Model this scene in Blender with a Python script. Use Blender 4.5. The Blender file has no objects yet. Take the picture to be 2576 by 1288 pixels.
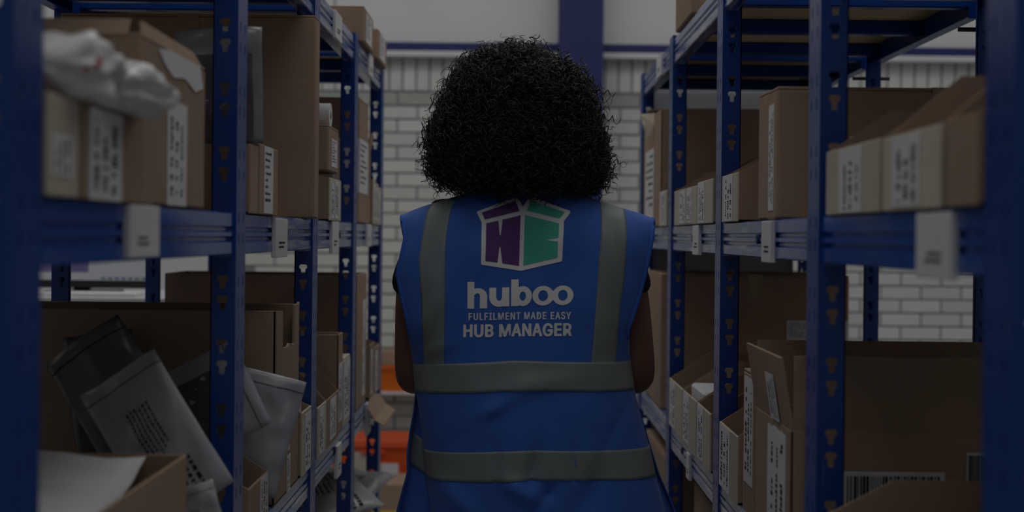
import bpy, bmesh, math, random
import numpy as np
from mathutils import Vector, Matrix, noise
from mathutils.bvhtree import BVHTree
from mathutils.geometry import tessellate_polygon

random.seed(7)
rng = np.random.default_rng(7)
S = bpy.context.scene
COL = S.collection
CZ = 1.305            # camera height, level with the middle shelf
HW = 0.45             # half the aisle width

# ------------------------------------------------------------------ camera, world, lights, exposure
cam_d = bpy.data.cameras.new('camera')
cam = bpy.data.objects.new('camera', cam_d)
COL.objects.link(cam)
cam.location = (0, 0, CZ)
cam.rotation_euler = (Matrix.Rotation(math.radians(90), 4, 'X') @ Matrix.Rotation(math.radians(0.6), 4, 'Z')).to_euler()
cam_d.sensor_width = 36
cam_d.lens = 3300 / 2576 * 36
cam_d.shift_y = -49 / 2576
cam_d.clip_start = 0.05
cam_d.dof.use_dof = True
cam_d.dof.focus_distance = 2.75
cam_d.dof.aperture_fstop = 2.8
S.camera = cam

world = bpy.data.worlds.new('world')
S.world = world
world.use_nodes = True
world.node_tree.nodes['Background'].inputs[0].default_value = (0.86, 0.93, 1.0, 1)
world.node_tree.nodes['Background'].inputs[1].default_value = 0.58  # fill light, let in by leaving out the wall behind the camera

def area_light(name, loc, sx, sy, power, color=(1.0, 0.985, 0.96)):
    l = bpy.data.lights.new(name, 'AREA')
    l.shape = 'RECTANGLE'; l.size = sx; l.size_y = sy; l.energy = power; l.color = color
    o = bpy.data.objects.new(name, l); COL.objects.link(o); o.location = loc
    return o
# rows of ceiling lamps over the aisle, from the open end behind the camera to the brick wall
for i, (ly, pw) in enumerate(((-2.2, 130), (1.0, 130), (3.6, 130), (5.0, 175))):
    area_light('ceiling_lamp', (0.0, ly, 4.6), 3.2, 1.0, pw)
area_light('ceiling_lamp', (-3.2, 5.0, 4.6), 1.0, 4.0, 110)
area_light('ceiling_lamp', (3.2, 5.0, 4.6), 1.0, 4.0, 110)

S.view_settings.view_transform = 'Standard'
S.view_settings.look = 'None'
S.view_settings.gamma = 1.0
S.view_settings.use_curve_mapping = False
S.view_settings.exposure = -2.9

# ------------------------------------------------------------------ materials
def new_mat(name):
    m = bpy.data.materials.new(name); m.use_nodes = True
    nt = m.node_tree
    return m, nt, nt.nodes['Principled BSDF']

def simple(name, col, rough=0.6, spec=0.5, metal=0.0, var=0.0, scale=20.0, bump=0.0, bscale=200.0, coat=0.0, sheen=0.0, per_object=0.0):
    m, nt, b = new_mat(name)
    b.inputs['Roughness'].default_value = rough
    b.inputs['Metallic'].default_value = metal
    b.inputs['Specular IOR Level'].default_value = spec
    b.inputs['Coat Weight'].default_value = coat
    b.inputs['Coat Roughness'].default_value = 0.15
    b.inputs['Sheen Weight'].default_value = sheen
    tc = nt.nodes.new('ShaderNodeTexCoord')
    last = None
    rgb = nt.nodes.new('ShaderNodeRGB'); rgb.outputs[0].default_value = (*col, 1)
    last = rgb.outputs[0]
    if var > 0:
        n = nt.nodes.new('ShaderNodeTexNoise'); n.inputs['Scale'].default_value = scale; n.inputs['Detail'].default_value = 5
        nt.links.new(tc.outputs['Object'], n.inputs['Vector'])
        mr = nt.nodes.new('ShaderNodeMapRange')
        mr.inputs['To Min'].default_value = 1 - var; mr.inputs['To Max'].default_value = 1 + var
        mr.inputs['From Min'].default_value = 0.3; mr.inputs['From Max'].default_value = 0.7
        nt.links.new(n.outputs['Fac'], mr.inputs['Value'])
        mx = nt.nodes.new('ShaderNodeMix'); mx.data_type = 'RGBA'; mx.blend_type = 'MULTIPLY'
        mx.inputs['Factor'].default_value = 1
        nt.links.new(last, mx.inputs['A']); nt.links.new(mr.outputs['Result'], mx.inputs['B'])
        last = mx.outputs['Result']
    if per_object > 0:
        oi = nt.nodes.new('ShaderNodeObjectInfo')
        mr = nt.nodes.new('ShaderNodeMapRange')
        mr.inputs['To Min'].default_value = 1 - per_object; mr.inputs['To Max'].default_value = 1 + per_object
        nt.links.new(oi.outputs['Random'], mr.inputs['Value'])
        mx = nt.nodes.new('ShaderNodeMix'); mx.data_type = 'RGBA'; mx.blend_type = 'MULTIPLY'
        mx.inputs['Factor'].default_value = 1
        nt.links.new(last, mx.inputs['A']); nt.links.new(mr.outputs['Result'], mx.inputs['B'])
        last = mx.outputs['Result']
    nt.links.new(last, b.inputs['Base Color'])
    if bump > 0:
        n = nt.nodes.new('ShaderNodeTexNoise'); n.inputs['Scale'].default_value = bscale; n.inputs['Detail'].default_value = 4
        nt.links.new(tc.outputs['Object'], n.inputs['Vector'])
        bp = nt.nodes.new('ShaderNodeBump'); bp.inputs['Strength'].default_value = bump; bp.inputs['Distance'].default_value = 0.002
        nt.links.new(n.outputs['Fac'], bp.inputs['Height']); nt.links.new(bp.outputs['Normal'], b.inputs['Normal'])
    return m

def scuffed_paint(name, col, scuff_glint, amount=0.62, rough=0.3, spec=0.4, painted_reflect=None):
    m, nt, b = new_mat(name)
    tc = nt.nodes.new('ShaderNodeTexCoord')
    mp = nt.nodes.new('ShaderNodeMapping'); mp.inputs['Scale'].default_value = (40, 40, 9)
    n = nt.nodes.new('ShaderNodeTexNoise'); n.inputs['Scale'].default_value = 1.0; n.inputs['Detail'].default_value = 8; n.inputs['Roughness'].default_value = 0.7
    nt.links.new(tc.outputs['Object'], mp.inputs['Vector']); nt.links.new(mp.outputs['Vector'], n.inputs['Vector'])
    cr = nt.nodes.new('ShaderNodeValToRGB')
    cr.color_ramp.elements[0].position = amount; cr.color_ramp.elements[0].color = (*col, 1)
    cr.color_ramp.elements[1].position = amount + 0.16; cr.color_ramp.elements[1].color = (*scuff_glint, 1)
    fac = n.outputs['Fac']
    if painted_reflect:                                   # white wall's reflection painted into the colour as extra silver streaks along the far stretch
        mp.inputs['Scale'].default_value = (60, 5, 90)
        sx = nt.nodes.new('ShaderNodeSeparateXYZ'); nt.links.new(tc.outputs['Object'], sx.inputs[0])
        mr = nt.nodes.new('ShaderNodeMapRange'); mr.inputs['From Min'].default_value = painted_reflect[0]; mr.inputs['From Max'].default_value = painted_reflect[1]; mr.inputs['To Max'].default_value = painted_reflect[2]
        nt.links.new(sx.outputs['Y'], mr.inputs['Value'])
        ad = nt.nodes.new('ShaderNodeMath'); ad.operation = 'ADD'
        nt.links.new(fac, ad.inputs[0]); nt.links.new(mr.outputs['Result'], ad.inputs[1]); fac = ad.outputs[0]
    nt.links.new(fac, cr.inputs['Fac']); nt.links.new(cr.outputs['Color'], b.inputs['Base Color'])
    b.inputs['Roughness'].default_value = rough
    b.inputs['Coat Weight'].default_value = 0.0
    b.inputs['Specular IOR Level'].default_value = spec
    b.inputs['Coat Roughness'].default_value = 0.2
    return m

def emit(name, col, strength):
    m, nt, b = new_mat(name)
    b.inputs['Base Color'].default_value = (0, 0, 0, 1)
    b.inputs['Emission Color'].default_value = (*col, 1)
    b.inputs['Emission Strength'].default_value = strength
    return m

M = {}
M['blue'] = scuffed_paint('blue_paint', (0.003, 0.047, 0.265), (0.12, 0.16, 0.36), 0.62, 0.28, 0.6)
M['blue_beam'] = scuffed_paint('blue_beam_paint', (0.0045, 0.066, 0.37), (0.40, 0.41, 0.50), 0.62, 0.14, 0.9, (1.08, 1.25, 0.17))  # silver is scuffs plus the wall's reflection painted onto the far bays
M['bar'] = simple('bar_paint', (0.004, 0.055, 0.30), 0.35, 0.4)
M['clip'] = simple('dark_clip', (0.010, 0.02, 0.12), 0.5)
M['card'] = simple('brown_cardboard', (0.385, 0.275, 0.20), 0.85, 0.2, var=0.06, scale=9, bump=0.15, bscale=160, per_object=0.08)
M['card_in'] = simple('cardboard_inside', (0.33, 0.22, 0.155), 0.9, 0.15, var=0.06, scale=9)
M['card_edge'] = simple('cardboard_edge', (0.46, 0.34, 0.22), 0.9, 0.15, var=0.15, scale=120)
M['cream'] = simple('cream_card', (0.60, 0.55, 0.45), 0.8, 0.25, var=0.05, scale=12, per_object=0.06)
M['label'] = simple('white_label', (0.78, 0.78, 0.80), 0.55, 0.4, var=0.03)
M['ink'] = simple('black_ink', (0.025, 0.026, 0.032), 0.7, 0.2)
M['tape'] = simple('packing_tape', (0.42, 0.30, 0.19), 0.25, 0.6, var=0.03)
M['chip'] = simple('chipboard', (0.56, 0.46, 0.32), 0.85, 0.2, var=0.2, scale=90)
M['poly'] = simple('grey_mailer_film', (0.40, 0.41, 0.45), 0.32, 0.5, var=0.04, scale=6, bump=0.2, bscale=25)
M['film_grey'] = simple('clear_grey_film', (0.23, 0.24, 0.25), 0.25, 0.5, var=0.06, scale=6, bump=0.3, bscale=25)
M['poly_dark'] = simple('dark_mailer_film', (0.10, 0.10, 0.11), 0.35, 0.5, var=0.05, scale=6, bump=0.2, bscale=25)
M['bag'] = simple('white_bag_film', (0.80, 0.80, 0.82), 0.35, 0.5, bump=0.25, bscale=30)
M['red'] = simple('red_print', (0.55, 0.06, 0.05), 0.6)
M['paper'] = simple('white_paper', (0.74, 0.74, 0.76), 0.7, 0.3, var=0.03)
M['brick'] = simple('white_brick', (0.66, 0.68, 0.66), 0.75, 0.3, var=0.05, scale=14, bump=0.3, bscale=60, per_object=0.07)
M['brick_grey'] = simple('grey_brick', (0.40, 0.42, 0.40), 0.8, 0.3, var=0.06, scale=14, per_object=0.07)
M['mortar'] = simple('grey_mortar', (0.26, 0.28, 0.27), 0.95, 0.1, var=0.1, scale=40)
M['clad'] = simple('white_cladding', (0.74, 0.75, 0.76), 0.5, 0.4, var=0.02, scale=2)
M['navy'] = simple('navy_paint', (0.022, 0.030, 0.145), 0.5, 0.4, var=0.04, scale=3)
M['rail'] = simple('white_rail', (0.72, 0.73, 0.76), 0.4, 0.5)
M['floor'] = simple('grey_concrete', (0.34, 0.34, 0.33), 0.6, 0.4, var=0.12, scale=3, bump=0.1, bscale=30)
M['ceil'] = simple('white_ceiling', (0.75, 0.75, 0.75), 0.8)
M['greypanel'] = simple('grey_panel', (0.50, 0.53, 0.54), 0.5, 0.4, var=0.03, scale=4)
M['orange'] = simple('orange_plastic', (0.75, 0.10, 0.025), 0.4, 0.5, var=0.03)
M['orange2'] = simple('deep_orange_plastic', (0.72, 0.17, 0.015), 0.4, 0.5, var=0.03)
M['yellow'] = simple('yellow_plastic', (0.60, 0.47, 0.02), 0.45, 0.5)
M['black'] = simple('black_plastic', (0.015, 0.016, 0.018), 0.4, 0.5)
M['desk'] = simple('pale_desk', (0.62, 0.62, 0.66), 0.4, 0.5)
M['vest'] = simple('royal_blue_cloth', (0.040, 0.128, 0.50), 0.72, 0.3, var=0.05, scale=8, bump=0.25, bscale=700, sheen=0.15)
M['binding'] = simple('blue_binding', (0.035, 0.12, 0.52), 0.75, 0.3)
M['reflective'] = simple('grey_reflective_tape', (0.195, 0.225, 0.235), 0.5, 0.5, var=0.04, scale=14, bump=0.12, bscale=900)
M['print'] = simple('white_print', (0.80, 0.81, 0.83), 0.6, 0.3)
M['purple'] = simple('purple_print', (0.12, 0.045, 0.20), 0.6, 0.3)
M['green'] = simple('green_print', (0.075, 0.47, 0.34), 0.6, 0.3)
M['hair'] = simple('black_hair', (0.016, 0.0135, 0.014), 0.45, 0.5)
M['hair_core'] = simple('black_hair_core', (0.005, 0.004, 0.004), 0.95, 0.05)
M['skin'] = simple('dark_skin', (0.175, 0.083, 0.058), 0.5, 0.4, var=0.06, scale=20, bump=0.1, bscale=120)
M['shirt'] = simple('black_shirt', (0.018, 0.020, 0.024), 0.85, 0.2)
M['trouser'] = simple('dark_trousers', (0.02, 0.022, 0.03), 0.8, 0.2)
M['eye'] = simple('eye_white', (0.6, 0.58, 0.55), 0.2)
M['daylight'] = emit('window_daylight', (1.0, 1.0, 1.0), 1.0)
M['screen'] = emit('screen_white', (0.92, 0.94, 1.0), 0.95)
M['screen_purple'] = emit('screen_purple', (0.36, 0.30, 0.72), 0.75)
M['screen_blue'] = emit('screen_blue', (0.32, 0.42, 0.66), 0.75)

# ------------------------------------------------------------------ mesh helpers
ORIGIN = {}                     # object name -> world origin of the thing it hangs under
class MB:
    """collects polygons in world coordinates"""
    def __init__(s):
        s.v = []; s.f = []; s.m = []
    def add(s, vs, fs, mi=0):
        b = len(s.v)
        s.v += [tuple(v) for v in vs]
        s.f += [tuple(i + b for i in f) for f in fs]
        s.m += [mi] * len(fs)
        return s
    def box(s, x0, x1, y0, y1, z0, z1, mi=0):
        x0, x1 = min(x0, x1), max(x0, x1)
        v = [(x0, y0, z0), (x1, y0, z0), (x1, y1, z0), (x0, y1, z0), (x0, y0, z1), (x1, y0, z1), (x1, y1, z1), (x0, y1, z1)]
        return s.add(v, [(0, 3, 2, 1), (4, 5, 6, 7), (0, 1, 5, 4), (1, 2, 6, 5), (2, 3, 7, 6), (3, 0, 4, 7)], mi)
    def cbox(s, x0, x1, y0, y1, z0, z1, c=0.003, mi=0):
        """box with chamfered edges"""
        x0, x1 = min(x0, x1), max(x0, x1)
        bm = bmesh.new()
        vs = [bm.verts.new(p) for p in [(x0, y0, z0), (x1, y0, z0), (x1, y1, z0), (x0, y1, z0), (x0, y0, z1), (x1, y0, z1), (x1, y1, z1), (x0, y1, z1)]]
        for f in [(0, 3, 2, 1), (4, 5, 6, 7), (0, 1, 5, 4), (1, 2, 6, 5), (2, 3, 7, 6), (3, 0, 4, 7)]:
            bm.faces.new([vs[i] for i in f])
        bmesh.ops.bevel(bm, geom=bm.edges[:], offset=c, segments=1, affect='EDGES', profile=0.5)
        bm.verts.index_update()
        s.add([v.co.copy() for v in bm.verts], [[v.index for v in f.verts] for f in bm.faces], mi)
        bm.free(); return s
    def plate(s, pts, t, mi=0):
        """thick polygon: pts in 3-D, thickness vector t"""
        n = len(pts); t = Vector(t)
        a = [Vector(p) for p in pts]; b = [p + t for p in a]
        fs = [tuple(range(n)), tuple(range(2 * n - 1, n - 1, -1))]
        fs += [(i, n + i, n + (i + 1) % n, (i + 1) % n) for i in range(n)]
        return s.add(a + b, fs, mi)
    def tube(s, pts, r, seg=8, mi=0, cap=True):
        pts = [Vector(p) for p in pts]; n = len(pts); ring = []
        for i, p in enumerate(pts):
            d = (pts[min(i + 1, n - 1)] - pts[max(i - 1, 0)]).normalized()
            a = d.orthogonal().normalized(); b = d.cross(a)
            rr = r[i] if isinstance(r, (list, tuple)) else r
            ring += [p + (a * math.cos(2 * math.pi * k / seg) + b * math.sin(2 * math.pi * k / seg)) * rr for k in range(seg)]
        fs = [(i * seg + k, i * seg + (k + 1) % seg, (i + 1) * seg + (k + 1) % seg, (i + 1) * seg + k) for i in range(n - 1) for k in range(seg)]
        if cap: fs += [tuple(range(seg - 1, -1, -1)), tuple(range((n - 1) * seg, n * seg))]
        return s.add(ring, fs, mi)
    def build(s, name, mats, parent=None, smooth=False, org=None, fix=True):
        o3 = ORIGIN.get(parent.name, Vector((0, 0, 0))) if parent else (Vector(org) if org is not None else Vector((0, 0, 0)))
        me = bpy.data.meshes.new(name)
        me.from_pydata([tuple(Vector(v) - o3) for v in s.v], [], s.f)
        for m in (mats if isinstance(mats, (list, tuple)) else [mats]): me.materials.append(m)
        me.polygons.foreach_set('material_index', s.m)
        if smooth: me.polygons.foreach_set('use_smooth', [True] * len(me.polygons))
        if fix:
            bm = bmesh.new(); bm.from_mesh(me); bmesh.ops.recalc_face_normals(bm, faces=bm.faces); bm.to_mesh(me); bm.free()
        me.update()
        o = bpy.data.objects.new(name, me); COL.objects.link(o)
        if parent:
            o.parent = parent; ORIGIN[o.name] = o3
        else:
            o.location = o3; ORIGIN[o.name] = o3
        return o

def thing(name, loc, label, cat, group=None):
    o = bpy.data.objects.new(name, None); COL.objects.link(o)
    o.location = loc; o.empty_display_size = 0.05
    ORIGIN[o.name] = Vector(loc)
    tag(o, label, cat, group); return o
def tag(o, label=None, cat=None, group=None, kind=None):
    if label: o['label'] = label
    if cat: o['category'] = cat
    if group: o['group'] = group
    if kind: o['kind'] = kind
    return o
def struct(o): o['kind'] = 'structure'; return o

# ------------------------------------------------------------------ the room
WY = 7.30                                     # face of the back wall
struct(MB().box(-5, 5, -5, 7.6, -0.1, 0).build('floor', M['floor']))
struct(MB().box(-5, 5, -5, 7.6, 5.0, 5.1).build('ceiling', M['ceil']))
struct(MB().box(-5.1, -5, -5, 7.6, 0, 5).build('wall_left', M['clad']))
struct(MB().box(5, 5.1, -5, 7.6, 0, 5).build('wall_right', M['clad']))

WX0, WX1, WZ0, WZ1 = -2.85, -1.56, CZ - 0.42, CZ + 0.62          # window opening in the back wall
mb = MB()
for (a, b, c, d) in ((-5, WX0, 0, 2.36), (WX1, 5, 0, 2.36), (WX0, WX1, 0, WZ0), (WX0, WX1, WZ1, 2.36)):
    mb.box(a, b, WY + 0.007, WY + 0.2, c, d)
wall = struct(mb.build('wall_back', M['mortar']))

def brick_mesh(name, w, h, d=0.03, c=0.004):
    m = MB().cbox(-w / 2, w / 2, 0, d, -h / 2, h / 2, c)
    me = bpy.data.meshes.new(name)
    me.from_pydata([tuple(v) for v in m.v], [], m.f); me.update(); return me
me_brick = brick_mesh('brick', 0.215, 0.065); me_brick.materials.append(M['brick'])
me_gbrick = brick_mesh('grey_brick', 0.215, 0.065); me_gbrick.materials.append(M['brick_grey'])
me_soldier = brick_mesh('soldier_brick', 0.065, 0.205); me_soldier.materials.append(M['brick'])
zones = [(-0.80, -0.22, 0.20, 2.11), (0.40, 0.80, 0.95, 2.11), (1.72, 2.68, 0.68, 1.32), (-1.55, -1.02, 1.02, 1.36), (-1.05, -0.75, 1.80, 2.11), (-1.05, -0.78, 1.10, 1.35)]
rest = MB(); nsolo = 0
def in_zone(x, z): return any(a <= x <= b and c <= z <= d for a, b, c, d in zones)
def put_brick(me, x, z, dy=0.0):
    o = bpy.data.objects.new('brick', me); COL.objects.link(o)
    o.location = (x, WY + dy, z); o.parent = wall
for r in range(28):
    z = 0.0375 + r * 0.075
    off = 0.1125 * (r % 2)
    for k in range(-22, 23):
        x = k * 0.225 + off + 0.03
        if abs(x) > 4.9: continue
        if WX0 - 0.1 < x < WX1 + 0.1 and WZ0 - 0.03 < z < WZ1 + 0.03: continue
        dy = random.uniform(-0.0015, 0.0015)
        if in_zone(x, z) and nsolo < 290:
            put_brick(me_gbrick if r == 27 else me_brick, x, z, dy); nsolo += 1
        else:
            rest.box(x - 0.1075, x + 0.1075, WY + dy, WY + 0.03, z - 0.0325, z + 0.0325, 1 if r == 27 else 0)
for k in range(-64, 65):
    x = k * 0.075 + 0.02; z = 2.105 + 0.1075
    if -0.80 < x < -0.1 or 0.45 < x < 0.90 or 1.85 < x < 2.65: put_brick(me_soldier, x, z, random.uniform(-0.0015, 0.0015))
    else: rest.box(x - 0.0325, x + 0.0325, WY, WY + 0.03, z - 0.1025, z + 0.1025)
o = rest.build('brickwork', [M['brick'], M['brick_grey']], wall); o['kind'] = 'stuff'

# upper wall of flat cladding sheets, rails and the steel column
mb = MB().box(-5, 5, WY + 0.03, WY + 0.2, 2.36, 5)
upper = struct(mb.build('wall_back_upper', M['clad']))
for i, x in enumerate((-4.0, -2.0, 0.0, 2.0, 4.0)):
    MB().cbox(x - 0.995, x + 0.995, WY + 0.0, WY + 0.03, 2.37, 4.98, 0.004).build('cladding_panel', M['clad'], upper)
struct(MB().cbox(-5, 5, WY - 0.05, WY, 2.326, 2.374, 0.004).build('trim_1', M['navy']))
struct(MB().cbox(-5, 5, WY - 0.07, WY - 0.0, 2.292, 2.324, 0.004).build('trim_2', M['rail']))
mb = MB()                                                        # I-section column
cx0, cx1 = 0.243, 0.480
mb.cbox(cx0, cx1, WY - 0.26, WY - 0.235, 0, 5, 0.003); mb.cbox(cx0, cx1, WY - 0.10, WY - 0.075, 0, 5, 0.003); mb.box((cx0 + cx1) / 2 - 0.01, (cx0 + cx1) / 2 + 0.01, WY - 0.24, WY - 0.09, 0, 5)
struct(mb.build('trim_3', M['navy']))
# daylight window: frame, bars, panes
mb = MB(); 
for a, b, c, d in ((WX0, WX1, WZ0, WZ0 + .05), (WX0, WX1, WZ1 - .05, WZ1), (WX0, WX0 + .05, WZ0, WZ1), (WX1 - .05, WX1, WZ0, WZ1)):
    mb.box(a, b, WY + 0.02, WY + 0.09, c, d)
win = struct(mb.build('window_1', M['rail']))
MB().box((WX0 + WX1) / 2 - .02, (WX0 + WX1) / 2 + .02, WY + .03, WY + .08, WZ0, WZ1).build('glazing_bar', M['rail'], win)
for a, b in ((WX0 + .05, (WX0 + WX1) / 2 - .02), ((WX0 + WX1) / 2 + .02, WX1 - .05)):
    MB().box(a, b, WY + .05, WY + .06, WZ0 + .05, WZ1 - .05).build('pane', M['daylight'], win)

# ------------------------------------------------------------------ shelving
WEB, FL = 0.075, 0.041
HOLE0 = CZ + 0.236
holes_z = sorted(z for k in range(-4, 16) for z in (HOLE0 - 0.105 * k, HOLE0 - 0.105 * k - 0.034) if 0.05 < z < 1.86)
T = [(-.0088, .003), (-.0088, .0075), (-.0062, .011), (.0062, .011), (.0088, .0075), (.0088, .003), (.005, 0), (.0042, -.0115), (-.0042, -.0115), (-.005, 0)]
SLOT = [(-.0028, -.007), (-.0028, .007), (0, .010), (.0028, .007), (.0028, -.007), (0, -.010)]
POST_H = 1.88
def panel(w, cols, shape, flip=False):
    """perforated strip in (u, z): list of (verts, faces, rims)"""
    zs = [0.0] + [(a + b) / 2 for a, b in zip(holes_z[:-1], holes_z[1:])] + [POST_H]
    V = []; F = []; R = []
    for i, hz in enumerate(holes_z):
        outer = [(0, zs[i]), (w, zs[i]), (w, zs[i + 1]), (0, zs[i + 1])]
        loops = [[Vector((x, z, 0)) for x, z in outer]]
        for c in cols:
            loops.append([Vector((c + x, hz + z, 0)) for x, z in shape])
        tris = tessellate_polygon(loops)
        b = len(V); V += [(p.x, p.y) for l in loops for p in l]
        F += [tuple(i2 + b for i2 in t) for t in tris]
        k = b + 4
        for c in cols:
            R.append(list(range(k, k + len(shape)))); k += len(shape)
    return V, F, R
PF = panel(FL, [FL * 0.52], T)
PW = panel(WEB, [WEB * 0.27, WEB * 0.73], SLOT)
def post_mesh(s):
    """s = +1: web faces -x (the aisle), flanges run towards +x; near edge at y=0, far edge y=WEB"""
    th = 0.002; m = MB()
    def put(P, fn):
        V, F, R = P
        n = len(V)
        m.add([fn(u, z, 0) for u, z in V] + [fn(u, z, th) for u, z in V],
              [tuple(f) for f in F] + [tuple(i + n for i in reversed(f)) for f in F] +
              [(r[i], r[(i + 1) % len(r)], r[(i + 1) % len(r)] + n, r[i] + n) for r in R for i in range(len(r))])
    put(PW, lambda u, z, t: (s * t, u, z))
    put(PF, lambda u, z, t: (s * u, t, z))
    # rounded folded lips at the inner ends and a foot plate
    m.box(s * (FL - .002), s * FL, 0, 0.010, 0, POST_H); m.box(0, s * .010, WEB - .002, WEB, 0, POST_H)
    m.box(-s * 0.0, s * (FL + 0.01), -0.005, WEB + 0.005, 0.0, 0.004)
    me = bpy.data.meshes.new('post')
    me.from_pydata([tuple(v) for v in m.v], [], m.f); me.materials.append(M['blue']); me.update()
    return me
PM = {1: post_mesh(1), -1: post_mesh(-1)}

BEAM_P = [(.030, 0), (.002, 0), (0, .002), (0, .020), (.005, .023), (.005, .027), (0, .030), (0, .036), (.005, .039), (.005, .043), (0, .046), (0, .066), (.002, .068), (.030, .068), (.030, .064), (.010, .064), (.010, .004), (.030, .004)]
LEVELS = [('top', CZ + .497), ('mid', CZ - .034), ('low', CZ - .593), ('bottom', 0.155)]
SHELF_TOP = {k: z + .0688 for k, z in LEVELS}
REAR = 1.04
def shelving(s, fars, label, tags, clips):
    root = thing('shelving_unit', (s * 0.745, fars[0], 0), label, 'shelving', 'boltless shelving along the aisle')
    nears = [f - WEB for f in fars]
    for y in nears:
        for X, side in ((s * HW, s), (s * REAR, -s)):
            o = bpy.data.objects.new('post', PM[side]); COL.objects.link(o)
            o.location = Vector((X, y, 0)) - ORIGIN[root.name]; o.parent = root
    for i in range(len(fars) - 1):
        y0, y1 = fars[i] - 0.002, nears[i + 1] + 0.002
        for lv, zb in LEVELS:
            for X, d in ((s * (HW + .004), s), (s * (REAR - .004), -s)):
                m = MB(); n = len(BEAM_P)
                a = [(X + d * u, y0, zb + z) for u, z in BEAM_P]; b = [(X + d * u, y1, zb + z) for u, z in BEAM_P]
                m.add(a + b, [(k, (k + 1) % n, n + (k + 1) % n, n + k) for k in range(n)])
                # hooked end connectors
                for yy in (y0, y1 - .003): m.box(X + d * .001, X + d * .03, yy, yy + .003, zb - .004, zb + .070)
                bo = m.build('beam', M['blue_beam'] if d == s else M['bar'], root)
                if X == s * (HW + .004):
                    for cl, yc in clips:
                        if cl == lv and y0 < yc < y1: MB().tube([(X - d * .003, yc, zb + .034), (X + d * .004, yc, zb + .034)], .009, 10).build('locking_clip', M['clip'], bo)
            MB().box(s * (HW + .016), s * (REAR - .016), y0 + .004, y1 - .004, zb + .056, zb + .067).build('shelf_board', M['chip'], root)
            # cross bars under the board
            L = y1 - y0
            for yc in (y0 + 0.02, y0 + L / 2, y1 - 0.02):
                m = MB().cbox(s * (HW + .016), s * (REAR - .016), yc - .016, yc + .016, zb + .020, zb + .055, .003)
                m.build('cross_bar', M['bar'], root)
    for (yc, w, z0, z1) in tags:
        m = MB().cbox(s * (HW - .003), s * (HW + .006), yc - w / 2, yc + w / 2, z0, z1, .001)
        t = m.build('shelf_tag', M['label'], root)
        p = MB()
        for k in range(2):
            zz = z0 + (z1 - z0) * (.25 + .11 * k)
            p.box(s * (HW - .0036), s * (HW - .003), yc - w * .25, yc + w * random.uniform(.0, .25), zz, zz + (z1 - z0) * .04)
        tag(p.build('tag_print', M['ink'], t), kind='stuff')
    return root
LF = [1.255, 2.215, 3.04, 3.80, 4.565]
RF = [1.251, 2.00, 2.905, 3.79, 4.65]
Zm, Zt, Zl = CZ, CZ + .531, CZ - .56
left_unit = shelving(-1, LF, 'blue boltless shelving with the large sealed brown carton and the mailer-filled carton on it', [
    (1.60, .13, Zm - .030, Zm + .033), (2.55, .13, Zm - .045, Zm + .030), (3.33, .12, Zm - .047, Zm + .033), (4.12, .11, Zm - .036, Zm + .033),
    (3.35, .12, Zt - .036, Zt + .033), (4.12, .11, Zt - .034, Zt + .033), (3.45, .08, Zl - .075, Zl + .010), (4.16, .10, Zl - .07, Zl + .030)], [('mid', 2.64), ('mid', 3.45), ('mid', 4.22), ('low', 3.40), ('top', 4.24)])
right_unit = shelving(1, RF, 'blue boltless shelving with the grey end panel, behind the bare brown upper arm', [
    (1.395, .115, Zm - .040, Zm + .030), (2.31, .085, Zm - .041, Zm + .032), (3.20, .10, Zm - .040, Zm + .032), (4.05, .12, Zt - .034, Zt + .033), (3.30, .05, Zl - .045, Zl + .02), (4.35, .1, Zm - .04, Zm + .03)], [('mid', 2.42), ('mid', 3.29), ('low', 3.45), ('mid', 4.2)])
for f in RF[1:]:
    MB().tube([(REAR - .075, f - WEB + .02, CZ + .46), (REAR + .03, f - WEB + .02, CZ + .46)], .005, 8).build('bolt', M['black'], right_unit)
MB().box(HW + .045, REAR - .045, RF[4] - .012, RF[4] - .004, 0.10, 1.86).build('end_panel', M['greypanel'], right_unit)

# ------------------------------------------------------------------ cartons, bins, labels
def marks(m, O, U, V, w, h, style, off, N):
    """small printed marks on a label: O corner, U/V unit vectors along width/height"""
    def rect(u0, u1, v0, v1):
        p = [O + U * u0 + V * v0, O + U * u1 + V * v0, O + U * u1 + V * v1, O + U * u0 + V * v1]
        m.add([q + N * off for q in p], [(0, 1, 2, 3)])
    if style == 'bars':
        u = 0.04 * w
        while u < 0.93 * w:
            t = random.choice((.008, .012, .018, .026)) * w
            rect(u, min(u + t, .95 * w), .06 * h, .92 * h); u += t + random.choice((.008, .012, .016)) * w
    elif style == 'vert':                                   # lines of writing that run up the strip
        n = 3
        for k in range(n):
            u0 = w * (.14 + .27 * k); v = h * random.uniform(.05, .12); end = h * random.uniform(.72, .95)
            tw = w * random.choice((.10, .14, .17))
            while v < end:
                t = min(h, w * 3) * random.uniform(.018, .05)
                if random.random() < .85: rect(u0 + random.uniform(-.01, .01) * w, u0 + tw * random.uniform(.6, 1), v, min(v + t, end))
                v += t + min(h, w * 3) * random.uniform(.008, .022)
                if random.random() < .07: v += h * .07
    else:
        n = 8
        for k in range(n):
            v0 = h * (.88 - .10 * k); u = w * .10; end = w * random.uniform(.35, .9)
            while u < end:
                t = w * random.uniform(.02, .07)
                rect(u, min(u + t, end), v0, v0 + h * random.choice((.028, .036, .045))); u += t + w * random.uniform(.015, .05)

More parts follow.
